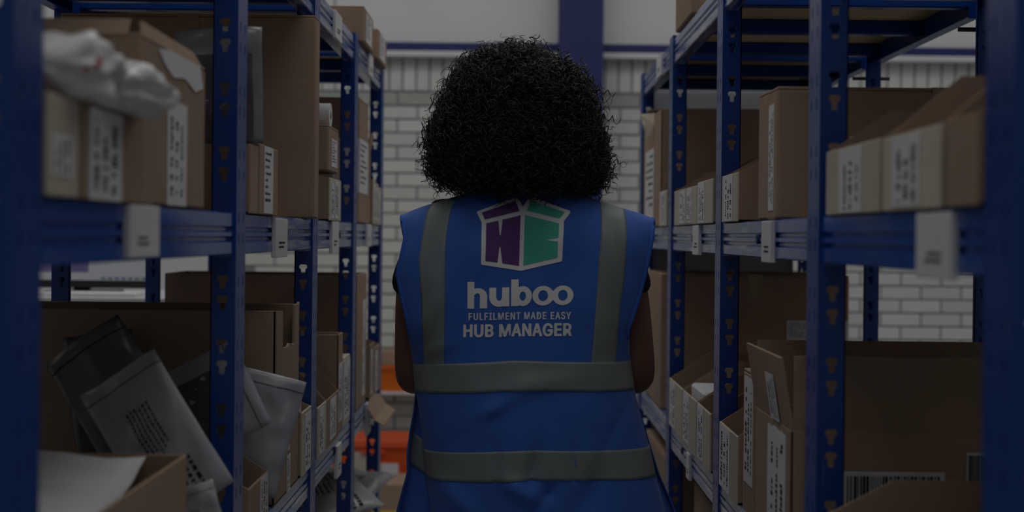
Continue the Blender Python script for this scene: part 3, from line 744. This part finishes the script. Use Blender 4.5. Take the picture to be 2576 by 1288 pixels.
# ================================================================== the person
person = thing('person', (.02, 2.68, 0), 'person seen from behind, big black curly hair, printed royal blue vest with grey bands', 'person')

def skinned(chains, sub=2):
    """chains: list of (nodes {name: (pos, radius or (rx, ry))}, edges, root) -> MB of the grown surfaces"""
    out = MB()
    for nodes, edges, root in chains:
        names = list(nodes); idx = {n: i for i, n in enumerate(names)}
        me = bpy.data.meshes.new('skeleton'); me.from_pydata([nodes[n][0] for n in names], [(idx[a], idx[b]) for a, b in edges], [])
        o = bpy.data.objects.new('skeleton', me); COL.objects.link(o)
        o.modifiers.new('s', 'SKIN'); m2 = o.modifiers.new('d', 'SUBSURF'); m2.levels = sub
        for n in names:
            r = nodes[n][1]; v = me.skin_vertices[0].data[idx[n]]
            v.radius = r if isinstance(r, tuple) else (r, r); v.use_root = n == root
        dg = bpy.context.evaluated_depsgraph_get(); ev = o.evaluated_get(dg); em = ev.to_mesh()
        out.add([v.co.copy() for v in em.vertices], [tuple(p.vertices) for p in em.polygons])
        ev.to_mesh_clear(); bpy.data.objects.remove(o); bpy.data.meshes.remove(me)
    return out
def chain(*pts): 
    nodes = {f'n{i}': (p[:3], p[3]) for i, p in enumerate(pts)}
    return nodes, [(f'n{i}', f'n{i+1}') for i in range(len(pts) - 1)], 'n0'

PY = 2.685
body = {
    'pelvis': ((.02, PY + .02, CZ - .39), (.105, .070)), 'waist': ((.02, PY, CZ - .26), (.105, .075)), 'chest': ((.02, PY, CZ - .10), (.118, .085)),
    'upper': ((.02, PY, CZ + .01), (.105, .072)), 'neck': ((.02, PY - .005, CZ + .10), .052), 'jaw': ((.02, PY + .015, CZ + .165), (.058, .066)),
    'skull': ((.02, PY + .005, CZ + .245), (.074, .086)), 'crown': ((.02, PY, CZ + .315), (.058, .066)),
    'shl': ((-.135, PY, CZ + .028), .050), 'ual': ((-.196, PY, CZ - .085), .045), 'ell': ((-.205, PY + .012, CZ - .300), .037), 'fal': ((-.180, PY + .12, CZ - .300), .036), 'wrl': ((-.135, PY + .245, CZ - .275), .024), 'pal': ((-.118, PY + .305, CZ - .268), (.030, .018)),
    'shr': ((.178, PY, CZ + .024), .050), 'uar': ((.238, PY, CZ - .095), .045), 'elr': ((.264, PY + .008, CZ - .292), .039), 'far': ((.240, PY + .12, CZ - .296), .037), 'wrr': ((.185, PY + .245, CZ - .278), .024), 'par': ((.165, PY + .305, CZ - .270), (.030, .018)),
    'hil': ((-.065, PY + .02, CZ - .47), .066), 'knl': ((-.075, PY + .02, .47), .055), 'anl': ((-.08, PY, .09), .036),
    'hir': ((.105, PY + .02, CZ - .47), .066), 'knr': ((.115, PY - .01, .47), .055), 'anr': ((.12, PY - .03, .09), .036),
    'nose': ((.02, PY + .105, CZ + .225), .012),
}
edges = [('pelvis', 'waist'), ('waist', 'chest'), ('chest', 'upper'), ('upper', 'neck'), ('neck', 'jaw'), ('jaw', 'skull'), ('skull', 'crown'), ('skull', 'nose'),
         ('upper', 'shl'), ('shl', 'ual'), ('ual', 'ell'), ('ell', 'fal'), ('fal', 'wrl'), ('wrl', 'pal'), ('upper', 'shr'), ('shr', 'uar'), ('uar', 'elr'), ('elr', 'far'), ('far', 'wrr'), ('wrr', 'par'),
         ('pelvis', 'hil'), ('hil', 'knl'), ('knl', 'anl'), ('pelvis', 'hir'), ('hir', 'knr'), ('knr', 'anr')]
chains = [(body, edges, 'pelvis')]
for sx, palm in ((1, body['pal'][0]), (-1, body['par'][0])):              # sx = direction of the thumb
    p = Vector(palm)
    for k, (off, ln) in enumerate(((.026, .070), (.009, .080), (-.009, .074), (-.025, .058))):
        b = p + Vector((sx * off * .35, .012, off * .85)); c = b + Vector((sx * .006, .62 * ln * .5 + .016, -.006)); d = c + Vector((sx * .012, ln * .30, -.014)); e = d + Vector((sx * .012, ln * .16, -.018))
        chains.append(chain((*b, .0095), (*c, .009), (*d, .0083), (*e, .0068)))
    b = p + Vector((sx * .010, -.022, .014)); chains.append(chain((*b, .012), (*(b + Vector((sx * .024, .022, .018))), .011), (*(b + Vector((sx * .034, .052, .014))), .009), (*(b + Vector((sx * .034, .070, .004))), .0075)))
for sx in (-1, 1):                                                        # ears
    chains.append(chain((.02 + sx * .070, PY + .005, CZ + .205, .014), (.02 + sx * .080, PY - .002, CZ + .222, .016), (.02 + sx * .080, PY - .004, CZ + .245, .013)))
skinned(chains).build('body', M['skin'], person, smooth=True)
for sx in (-1, 1):
    m = MB(); n = 8
    for j in range(n):
        m.tube([(.02 + sx * .031, PY + .076 + .012 * math.cos(math.pi * (j + .01) / n), CZ + .245), (.02 + sx * .031, PY + .076 + .012 * math.cos(math.pi * (j + .99) / n), CZ + .245)], [.012 * math.sin(math.pi * (j + .01) / n), .012 * math.sin(math.pi * (j + .99) / n)], 10, cap=False)
    e = m.build('eye', M['eye'], person, smooth=True)
    MB().tube([(.02 + sx * .031, PY + .0865, CZ + .245), (.02 + sx * .031, PY + .0885, CZ + .245)], [.0055, .004], 10).build('iris', M['ink'], e)
skinned([chain((-.004, PY + .078, CZ + .182, .006), (.02, PY + .086, CZ + .184, .008), (.044, PY + .078, CZ + .182, .006))]).build('lips', simple('lip_skin', (.16, .05, .04), .4), person, smooth=True)
sh = {k: (body[k][0], tuple(x + .009 for x in r) if isinstance(r := body[k][1], tuple) else r + .009) for k in ('pelvis', 'waist', 'chest', 'upper', 'shl', 'ual', 'shr', 'uar')}
sh['pelvis'] = ((.02, PY + .02, CZ - .36), (.112, .076))
sh['cl'] = ((-.204, PY + .004, CZ - .135), .053); sh['cr'] = ((.244, PY + .002, CZ - .125), .052)
skinned([(sh, [('pelvis', 'waist'), ('waist', 'chest'), ('chest', 'upper'), ('upper', 'shl'), ('shl', 'ual'), ('ual', 'cl'), ('upper', 'shr'), ('shr', 'uar'), ('uar', 'cr')], 'pelvis')]).build('shirt', M['shirt'], person, smooth=True)
tr = {'pelvis': ((.02, PY + .025, CZ - .42), (.115, .076)), 'hil': ((-.065, PY + .025, CZ - .52), .076), 'knl': ((-.075, PY + .02, .47), .068), 'anl': ((-.08, PY, .085), .056), 'hir': ((.105, PY + .025, CZ - .52), .076), 'knr': ((.115, PY - .01, .47), .068), 'anr': ((.12, PY - .03, .085), .056)}
skinned([(tr, [('pelvis', 'hil'), ('hil', 'knl'), ('knl', 'anl'), ('pelvis', 'hir'), ('hir', 'knr'), ('knr', 'anr')], 'pelvis')]).build('trousers', M['trouser'], person, smooth=True)
for x, y in ((-.08, PY), (.12, PY - .03)):
    s_ = skinned([chain((x, y - .05, .046, .042), (x, y, .05, .045), (x, y + .09, .042, .040), (x, y + .17, .034, .032))])
    s_.v = [(a, b, max(c, .012)) for a, b, c in s_.v]
    sh_o = s_.build('shoe', M['black'], person, smooth=True)
    MB().cbox(x - .045, x + .045, y - .095, y + .205, .001, .014, .004).build('sole', M['rail'], sh_o)

# ---- the vest: two panels draped over the torso
KV = 1255.0
def vx(px): return (px - 1288) / KV
def vz(py, px=1288): return CZ + (595 - (py - .0105 * (px - 1288))) / KV
def table(rows):
    rows = sorted(((vz(py, px), vx(px)) for py, px in rows))
    zs = np.array([r[0] for r in rows]); xs = np.array([r[1] for r in rows])
    return lambda z: float(np.interp(z, zs, xs))
XL = table(((545, 1004), (575, 1012), (600, 1018), (640, 1010), (690, 1000), (740, 1010), (800, 1025), (850, 1032), (915, 1041), (985, 1048), (1040, 1058), (1110, 1067), (1200, 1078), (1288, 1090), (1345, 1096)))
XR = table(((552, 1650), (575, 1645), (600, 1642), (650, 1632), (700, 1622), (760, 1606), (830, 1583), (905, 1590), (980, 1601), (1040, 1615), (1130, 1641), (1200, 1657), (1288, 1682), (1345, 1695)))
FL_ = table(((545, 1008), (600, 1022), (690, 1006), (800, 1030), (915, 1044), (985, 1048), (1040, 1043), (1090, 1034), (1150, 1027), (1200, 1027), (1288, 1004), (1345, 992)))
FR_ = table(((552, 1645), (600, 1638), (700, 1618), (830, 1583), (905, 1588), (980, 1600), (1040, 1617), (1130, 1646), (1200, 1668), (1288, 1708), (1345, 1725)))
TOPS = ((1004, 545), (1040, 528), (1075, 516), (1140, 497), (1195, 478), (1260, 467), (1330, 465), (1400, 470), (1450, 486), (1512, 508), (1577, 528), (1612, 538), (1650, 552))
tu = np.array([(p - 1327) / 323 for p, q in TOPS]); tz = np.array([vz(q, p) for p, q in TOPS])
def ztop(u): return float(np.interp(u, tu, tz))
ZHEM = CZ - .605
def smooth(a, b, t): t = min(1, max(0, (t - a) / (b - a))); return t * t * (3 - 2 * t)
FOLDS = [  # (px, py, angle deg, length m, width m, depth m)
    (1250, 1015, 28, .035, .014, .006), (1330, 1225, -30, .045, .016, .010), (1375, 1235, 55, .030, .013, -.009), (1105, 690, 75, .08, .02, .005), (1545, 660, 100, .09, .02, .005),
    (1080, 800, 60, .06, .016, .004), (1420, 560, 80, .06, .02, .003), (1560, 1050, 62, .09, .010, -.003), (1150, 1240, -40, .06, .02, .008), (1480, 1240, 65, .06, .022, -.006), (1210, 620, 80, .06, .018, .003), (1590, 620, 110, .05, .014, .005), (1035, 630, 70, .05, .014, .005), (1345, 960, 10, .09, .02, .004), (1255, 1160, 88, .05, .007, -.005), (1345, 1160, 80, .05, .010, -.007), (1450, 1160, 90, .05, .006, -.004), (1080, 880, 20, .05, .012, .004)]
FOLDS = [(vx(a), vz(b, a), math.radians(c), l, w, d) for a, b, c, l, w, d in FOLDS]
def wrinkle(x, z):
    y = .0058 * noise.noise(Vector((x * 9, z * 6, 1.7))) + .0030 * noise.noise(Vector((x * 22, z * 14, 5.1)))
    low = smooth(CZ - .30, CZ - .55, z)
    y += low * .010 * noise.noise(Vector((x * 13, z * 7, 9.3)))
    for fx, fz, a, l, w, d in FOLDS:
        dx, dz = x - fx, z - fz
        p = dx * math.cos(a) + dz * math.sin(a); q = -dx * math.sin(a) + dz * math.cos(a)
        if abs(p) < 3 * l and abs(q) < 3 * w: y -= 1.7 * d * math.exp(-(p / l) ** 2 - (q / w) ** 2)
    return y
def back_point(x, z):
    xl, xr = XL(z), XR(z)
    u = max(-1, min(1, (2 * x - xl - xr) / (xr - xl)))
    zt = ztop(u)
    arm = smooth(CZ - .26, CZ - .16, z)
    yc = 2.668 - .055 * arm
    dep = (.108 - .055 * arm)
    z1 = CZ - .06
    if z > z1:
        t = min(1, (z - z1) / max(1e-4, zt - z1)); k = 1 - (1 - t ** 2.4) ** .5
        yc += .052 * k; dep *= 1 - .85 * k
    # hollow between the shoulder blades, waist slightly in
    y = yc - dep * (1 - abs(u) ** 2.5) ** (1 / 2.0)
    y += .010 * math.exp(-((x - .02) / .05) ** 2) * smooth(CZ - .45, CZ - .2, z) * (1 - smooth(CZ - .05, CZ + .05, z))
    return Vector((x, y + wrinkle(x, z) * (1 - .8 * abs(u) ** 6), z))
def back_off(x, z, off):
    e = .003; p = back_point(x, z); a = back_point(x + e, z) - back_point(x - e, z); b = back_point(x, z + e) - back_point(x, z - e)
    n = a.cross(b); n.normalize()
    if n.y > 0: n = -n
    return p + n * off
NU, NV = 72, 110
def panel_grid(fn):
    m = MB(); us = [math.sin(math.pi / 2 * (-1 + 2 * i / NU)) for i in range(NU + 1)]
    g = [fn(u, j / NV) for j in range(NV + 1) for u in us]
    m.add(g, [(j * (NU + 1) + i, j * (NU + 1) + i + 1, (j + 1) * (NU + 1) + i + 1, (j + 1) * (NU + 1) + i) for j in range(NV) for i in range(NU)])
    return m
def back_uw(u, w):
    z = ZHEM + w * (ztop(u) - ZHEM); xl, xr = XL(z), XR(z)
    return back_point((xl + xr) / 2 + u * (xr - xl) / 2, z)
def front_uz(u, z):
    xl, xr = FL_(z), FR_(z); x = (xl + xr) / 2 + u * (xr - xl) / 2
    arm = smooth(CZ - .26, CZ - .16, z); yc = 2.672 + .085 * arm; dep = .150 - .060 * arm; z1 = CZ - .06; zt = ztop(u)
    if z > z1:
        t = min(1, (z - z1) / max(1e-4, zt - z1)); k = 1 - (1 - t ** 2.4) ** .5
        yc -= .090 * k; dep *= 1 - .85 * k
    return Vector((x, yc + dep * (1 - abs(u) ** 2.5) ** .5 + wrinkle(x + 3, z), z))
def front_uw(u, w):
    zt = ztop(u)
    if abs(u) < .42: zt -= .13 * (1 - (abs(u) / .42) ** 1.3)              # V neck
    return front_uz(u, ZHEM + w * (zt - ZHEM))
def thicken(o, t=.0022, off=-1):
    md = o.modifiers.new('cloth', 'SOLIDIFY'); md.thickness = t; md.offset = off
vest = panel_grid(back_uw).build('vest', M['vest'], person, smooth=True, fix=False)
thicken(vest, .002, 1)
fr = panel_grid(front_uw).build('vest_front', M['vest'], person, smooth=True, fix=False)
thicken(fr, .002, -1)
MB().tube([front_uz(0, ZHEM + (CZ - .05 - ZHEM) * k / 30) + Vector((0, .003, 0)) for k in range(31)], .004, 6).build('zip', M['black'], fr)
# side pieces that wrap from the front towards the back, with their own tape
for sgn in (-1, 1):
    def side(u, z):
        e = XL(z) + .014 if sgn < 0 else XR(z) - .014; f = FL_(z) if sgn < 0 else FR_(z)
        x = e + (f - e) * u
        return Vector((x, 2.672 + .030 * u ** 2 - .006 * math.sin(math.pi * u) + .003 * noise.noise(Vector((x * 30, z * 12, 4))), z))
    n1, n2 = 10, 50; m = MB(); za, zb = ZHEM, CZ - .29
    g = [side(i / n1, za + (zb - za) * j / n2) for j in range(n2 + 1) for i in range(n1 + 1)]
    fq = [(j * (n1 + 1) + i, j * (n1 + 1) + i + 1, (j + 1) * (n1 + 1) + i + 1, (j + 1) * (n1 + 1) + i) for j in range(n2) for i in range(n1)]
    m.add(g, fq); sp = m.build('side_panel', M['vest'], person, smooth=True, fix=False); thicken(sp, .0016, 0)
    m = MB(); g = []
    for j in range(9):
        for i in range(n1 + 1):
            u = i / n1; zc = vz(1180 - 85 * j / 8 + 28 * (1 - u), 1040) if sgn < 0 else vz(1203 - 75 * j / 8, 1660)
            g.append(side(u, zc) + Vector((0, -.0022, 0)))
    m.add(g, [(j * (n1 + 1) + i, j * (n1 + 1) + i + 1, (j + 1) * (n1 + 1) + i + 1, (j + 1) * (n1 + 1) + i) for j in range(8) for i in range(n1)])
    thicken(m.build('reflective_band', M['reflective'], sp, smooth=True, fix=False), .0008, 0)
# bound edges along the armholes and the hem
for sgn in (-1, 1):
    zz = [CZ - .20 + (ztop(sgn) - CZ + .20) * k / 30 for k in range(31)]
    m = MB().tube([back_point((XL(z) if sgn < 0 else XR(z)) - sgn * .0045, z) + Vector((0, -.001, 0)) for z in zz], .0052, 8)
    m.build('edge_binding', M['binding'], vest, smooth=True)
# reflective tape
def tape_patch(name, rows, nx=10, nz=40):
    """rows: (py, px_left, px_right) from top to bottom"""
    ys = [r[0] for r in rows]; m = MB(); g = []
    for j in range(nz + 1):
        py = ys[0] + (ys[-1] - ys[0]) * j / nz
        a = np.interp(py, ys, [r[1] for r in rows]); b = np.interp(py, ys, [r[2] for r in rows])
        for i in range(nx + 1):
            px = a + (b - a) * i / nx; k = 1284.; x = (px - 1288) / k; z = CZ + (595 - (py - .0105 * (px - 1288))) / k
            u = (2 * x - XL(z) - XR(z)) / (XR(z) - XL(z)); z = min(z, ztop(max(-1, min(1, u))) - .0015)
            g.append(back_off(x, z, .0026))
    m.add(g, [(j * (nx + 1) + i, j * (nx + 1) + i + 1, (j + 1) * (nx + 1) + i + 1, (j + 1) * (nx + 1) + i) for j in range(nz) for i in range(nx)])
    o = m.build(name, M['reflective'], vest, smooth=True, fix=False); thicken(o, .0008, 0); return o
tape_patch('reflective_stripe', ((496, 1092, 1146), (515, 1078, 1138), (540, 1069, 1131), (600, 1061, 1123), (650, 1054, 1121), (700, 1058, 1121), (760, 1064, 1121), (930, 1068, 1121)))
tape_patch('reflective_stripe', ((508, 1511, 1578), (540, 1513, 1577), (600, 1511, 1578), (650, 1507, 1574), (700, 1504, 1570), (760, 1500, 1563), (830, 1496, 1557), (925, 1489, 1554)))
def band(name, top, bot, fn, edge, off, nu=80, nz=10):
    m = MB(); g = []
    for j in range(nz + 1):
        for i in range(nu + 1):
            u = math.sin(math.pi / 2 * (-1 + 2 * i / nu)) * .9995
            px = 1320 + 290 * u
            zt_ = vz(np.interp(px, [p for p, q in top], [q for p, q in top]), px); zb_ = vz(np.interp(px, [p for p, q in bot], [q for p, q in bot]), px)
            g.append(fn(u, zb_ + (zt_ - zb_) * j / nz, off))
    m.add(g, [(j * (nu + 1) + i, j * (nu + 1) + i + 1, (j + 1) * (nu + 1) + i + 1, (j + 1) * (nu + 1) + i) for j in range(nz) for i in range(nu)])
    o = m.build(name, M['reflective'], edge, smooth=True, fix=False); thicken(o, .0008, 0)
def bfn(u, z, off): return back_off((XL(z) + XR(z)) / 2 + u * (XR(z) - XL(z)) / 2, z, off)
def ffn(u, z, off): 
    p = front_uz(u, z); c = Vector((.02, 2.67, z)); return p + (p - c).normalized() * off
T1 = ((1030, 916), (1120, 909), (1300, 900), (1490, 904), (1610, 908)); B1 = ((1030, 986), (1120, 982), (1250, 975), (1380, 972), (1610, 981))
T2 = ((1040, 1131), (1150, 1126), (1300, 1118), (1450, 1121), (1620, 1126)); B2 = ((1040, 1202), (1150, 1199), (1300, 1192), (1450, 1194), (1620, 1200))
band('reflective_band', T1, B1, bfn, vest, .0030)
band('reflective_band', T2, B2, bfn, vest, .0030)
TF = ((1020, 1095), (1300, 1125), (1620, 1128)); BF = ((1020, 1180), (1300, 1200), (1620, 1200))
band('reflective_band', T1, B1, ffn, fr, .0025)
band('reflective_band', TF, BF, ffn, fr, .0025)

# ---- printed emblem and lettering on the back
def print_part(name, polys, mat, off, tris=None):
    """polys in photo-pattern units (px across the back); laid on the cloth"""
    bm = bmesh.new()
    for P in polys:
        vs = [bm.verts.new((p[0], -p[1], 0)) for p in P]
        try: bm.faces.new(vs)
        except ValueError: pass
    bmesh.ops.triangulate(bm, faces=bm.faces[:])
    for _ in range(5):
        es = [e for e in bm.edges if e.calc_length() > 9]
        if not es: break
        bmesh.ops.subdivide_edges(bm, edges=es, cuts=1); bmesh.ops.triangulate(bm, faces=bm.faces[:])
    bm.verts.index_update(); m = MB(); k = 1288.
    pts = []
    for v in bm.verts:
        px, py = v.co.x, -v.co.y
        pts.append(back_off((px - 1288) / k, CZ + (595 - (py - .0105 * (px - 1288))) / k, off))
    m.add(pts, [[v.index for v in f.verts] for f in bm.faces]); bm.free()
    return m.build(name, M[mat], vest, fix=False, smooth=True)
def Z(pts): return [(960 + a / 2.8, 460 + b / 2.8) for a, b in pts]
def rounded(pts, r=3.2, n=3):
    out = []
    for i, p in enumerate(pts):
        a, b = Vector(pts[i - 1]), Vector(pts[(i + 1) % len(pts)]); p = Vector(p)
        d1, d2 = (a - p), (b - p); k = min(r, d1.length * .4, d2.length * .4)
        p1, p2 = p + d1.normalized() * k, p + d2.normalized() * k
        for t in range(n + 1):
            s_ = t / n; out.append(tuple((1 - s_) ** 2 * p1 + 2 * s_ * (1 - s_) * p + s_ * s_ * p2))
    return out
print_part('emblem_outline', [rounded(Z([(666, 207), (940, 104), (962, 112), (993, 172), (1032, 112), (1062, 104), (1329, 203), (1322, 222), (1283, 272), (1272, 552), (985, 621), (702, 575), (705, 284)]))], 'print', .0030)
print_part('emblem_violet', [Z([(704, 214), (940, 134), (970, 202), (726, 262)]), Z([(735, 289), (822, 269), (831, 372), (838, 372), (851, 262), (978, 232), (968, 585), (850, 566), (836, 452), (829, 452), (816, 560), (730, 549)])], 'purple', .0037)
print_part('emblem_green', [Z([(1056, 131), (1290, 212), (1254, 256), (1020, 200)]), Z([(1010, 230), (1250, 290), (1246, 386), (1147, 402), (1243, 413), (1240, 526), (1000, 583)])], 'green', .0037)
def rect(a, b, c, d): return [(a, c), (b, c), (b, d), (a, d)]
def ann(cx, cy, rx, ry, ix, iy, a0=0, a1=360, n=40):
    out = []
    for k in range(n):
        t0, t1 = math.radians(a0 + (a1 - a0) * k / n), math.radians(a0 + (a1 - a0) * (k + 1) / n)
        out.append([(cx + ix * math.cos(t0), cy - iy * math.sin(t0)), (cx + rx * math.cos(t0), cy - ry * math.sin(t0)), (cx + rx * math.cos(t1), cy - ry * math.sin(t1)), (cx + ix * math.cos(t1), cy - iy * math.sin(t1))])
    return out
logo = {'h': [rect(610, 658, 697, 885), rect(698, 748, 800, 885)] + ann(680, 802, 68, 60, 19, 24, 0, 150, 24),
        'u': [rect(762, 811, 742, 808), rect(852, 902, 742, 874)] + ann(832, 806, 70, 70, 20, 28, 180, 360, 28),
        'b': [rect(915, 968, 687, 874)] + ann(998, 805, 66, 70, 23, 32),
        'o': ann(1143, 805, 75, 69, 34, 38), 'o2': ann(1281, 805, 75, 69, 34, 38), 'x': [[(1196, 770), (1228, 770), (1228, 838), (1196, 838)]]}
polys = [Z([(x, y - (x - 640) * .020) for x, y in P]) for k in logo for P in logo[k]]
print_part('lettering', polys, 'print', .0030)
try:                                            # Blender's own bundled interface typeface, else its built-in one
    import os
    FONT = bpy.data.fonts.load(os.path.join(bpy.utils.system_resource('DATAFILES', path='fonts'), 'Inter.woff2'))
except Exception: FONT = None
def words_print(txt, x0, x1, ytop, ybot, tilt, bold, space):
    cu = bpy.data.curves.new('text', 'FONT'); cu.body = txt; cu.font = FONT or cu.font; cu.size = 100; cu.space_character = space; cu.resolution_u = 4
    o = bpy.data.objects.new('text', cu); COL.objects.link(o)
    dg = bpy.context.evaluated_depsgraph_get(); ev = o.evaluated_get(dg); me = ev.to_mesh()
    V = np.array([v.co[:2] for v in me.vertices]); F = [tuple(p.vertices) for p in me.polygons]
    lo, hi = V.min(0), V.max(0)
    X = x0 + (V[:, 0] - lo[0]) / (hi[0] - lo[0]) * (x1 - x0); Y = ybot - (V[:, 1] - lo[1]) / (hi[1] - lo[1]) * (ybot - ytop) - (X - x0) * tilt
    ev.to_mesh_clear(); bpy.data.objects.remove(o)
    print_part('lettering', [[(X[i] + dx, Y[i] + dy) for i in f] for dx, dy in [(bold * math.cos(a), bold * .7 * math.sin(a)) for a in np.linspace(0, 2 * math.pi, 9)[:-1]] for f in F], 'print', .0030)
words_print('FULFILMENT MADE EASY', 1182, 1438, 787, 805, .010, .8, 1.18)
words_print('HUB MANAGER', 1170, 1439, 817, 848, .014, 1.9, 1.06)

# ---- curly hair
HR = [(104, 1272, 1328), (110, 1238, 1348), (125, 1192, 1372), (145, 1160, 1420), (165, 1143, 1455), (195, 1126, 1480), (230, 1108, 1494), (270, 1092, 1504), (310, 1077, 1516), (350, 1066, 1526), (385, 1068, 1534), (415, 1074, 1536), (440, 1086, 1528), (455, 1112, 1514), (467, 1150, 1494), (478, 1190, 1465), (486, 1235, 1420)]
KH = 1243.
hz = np.array([CZ + (595 - p - 2 * .0) / KH for p, a, b in HR])[::-1]; ha = np.array([(a - 1288) / KH for p, a, b in HR])[::-1]; hb = np.array([(b - 1288) / KH for p, a, b in HR])[::-1]
HYC = 2.665
def env(theta, z):
    a, b = np.interp(z, hz, ha), np.interp(z, hz, hb)
    hw = (b - a) / 2; c = np.cos(theta); s_ = np.sin(theta)
    dy = np.where(s_ < 0, .160, .125) * (hw / .185) ** .8
    return np.stack([(a + b) / 2 + hw * c, HYC + dy * s_, z], -1)
m = MB(); nt, nz_ = 48, 30; g = []
for j in range(nz_ + 1):
    z = hz[0] + (hz[-1] - hz[0]) * (1 - math.cos(math.pi * j / nz_)) / 2
    for i in range(nt):
        p = Vector(env(2 * math.pi * i / nt, z)); c = Vector((.012, HYC, CZ + .24))
        g.append(c + (p - c) * (.90 + .07 * noise.noise(p * 22)))
m.add(g, [(j * nt + i, j * nt + (i + 1) % nt, (j + 1) * nt + (i + 1) % nt, (j + 1) * nt + i) for j in range(nz_) for i in range(nt)] + [tuple(range(nt)), tuple(range(nz_ * nt, nz_ * nt + nt))])
hair = m.build('hair', M['hair_core'], person, smooth=True)
def curls(n, seed, spread, r_tube, coil, length, name, front=True):
    q = np.random.default_rng(seed)
    z = q.uniform(hz[0] + .004, hz[-1] - .002, n); th = q.uniform(0, 2 * math.pi, n) if front else q.uniform(math.pi * .95, 2.05 * math.pi, n)
    P = env(th, z); C = np.array([.012, HYC, CZ + .23])
    out = P - C; out /= np.linalg.norm(out, axis=1, keepdims=True)
    L = q.uniform(*length, n)[:, None]
    down = np.array([0, 0, -1.]); tang = down - out * (out @ down)[:, None]; tang /= np.linalg.norm(tang, axis=1, keepdims=True) + .15
    d = tang * q.uniform(.4, 1., n)[:, None] + out * q.uniform(0, .55, n)[:, None] + q.normal(0, .38, (n, 3))
    d /= np.linalg.norm(d, axis=1, keepdims=True)
    root = P - out * q.uniform(.012, .034, n)[:, None] + out * q.normal(0, spread, n)[:, None] - d * L * .4
    # keep the cascade above the collar
    a = np.cross(d, q.normal(0, 1, (n, 3))); a /= np.linalg.norm(a, axis=1, keepdims=True); b = np.cross(d, a)
    K = 26; t = np.linspace(0, 1, K)
    turns = q.uniform(2.2, 4.6, n) * np.where(q.random(n) < .5, 1, -1); ph = q.uniform(0, 6.28, n); R = q.uniform(*coil, n)
    phi = ph[:, None] + 2 * math.pi * turns[:, None] * t
    ctr = root[:, None, :] + d[:, None, :] * (L[:, None, :] * t[None, :, None]) + np.array([0, 0, -1.]) * (.012 * t ** 2)[None, :, None]
    rr = (R[:, None] * (.55 + .6 * t[None, :]))[:, :, None]
    path = ctr + rr * (np.cos(phi)[:, :, None] * a[:, None, :] + np.sin(phi)[:, :, None] * b[:, None, :])
    tan = np.gradient(path, axis=1); tan /= np.linalg.norm(tan, axis=2, keepdims=True) + 1e-9
    e1 = np.cross(tan, d[:, None, :]); e1 /= np.linalg.norm(e1, axis=2, keepdims=True) + 1e-9; e2 = np.cross(tan, e1)
    rad = (q.uniform(*r_tube, n)[:, None] * (1 - .55 * t[None, :] ** 3))[:, :, None]
    ns = 4
    ring = np.stack([path + rad * (math.cos(2 * math.pi * k / ns) * e1 + math.sin(2 * math.pi * k / ns) * e2) for k in range(ns)], 2)    # n,K,ns,3
    V = ring.reshape(-1, 3) - np.array(ORIGIN[person.name])
    base = (np.arange(n)[:, None, None] * K * ns + np.arange(K - 1)[None, :, None] * ns)
    k0 = np.arange(ns)[None, None, :]; k1 = (k0 + 1) % ns
    F = np.stack([base + k0, base + k1, base + ns + k1, base + ns + k0], -1).reshape(-1, 4)
    me = bpy.data.meshes.new(name)
    me.vertices.add(len(V)); me.vertices.foreach_set('co', V.astype(np.float32).ravel())
    me.loops.add(F.size); me.loops.foreach_set('vertex_index', F.astype(np.int32).ravel())
    me.polygons.add(len(F)); me.polygons.foreach_set('loop_start', np.arange(0, F.size, 4, dtype=np.int32)); me.polygons.foreach_set('loop_total', np.full(len(F), 4, dtype=np.int32))
    me.polygons.foreach_set('use_smooth', np.ones(len(F), dtype=bool))
    me.materials.append(M['hair']); me.update(calc_edges=True); me.validate()
    o = bpy.data.objects.new(name, me); COL.objects.link(o); o.parent = hair; o['kind'] = 'stuff'
    return o
curls(7500, 3, .006, (.0007, .0014), (.0045, .0095), (.035, .075), 'curls')
curls(850, 11, .007, (.0011, .0019), (.0075, .0130), (.030, .055), 'ringlets')
curls(1300, 5, .011, (.0004, .0007), (.004, .010), (.04, .08), 'loose_curls')
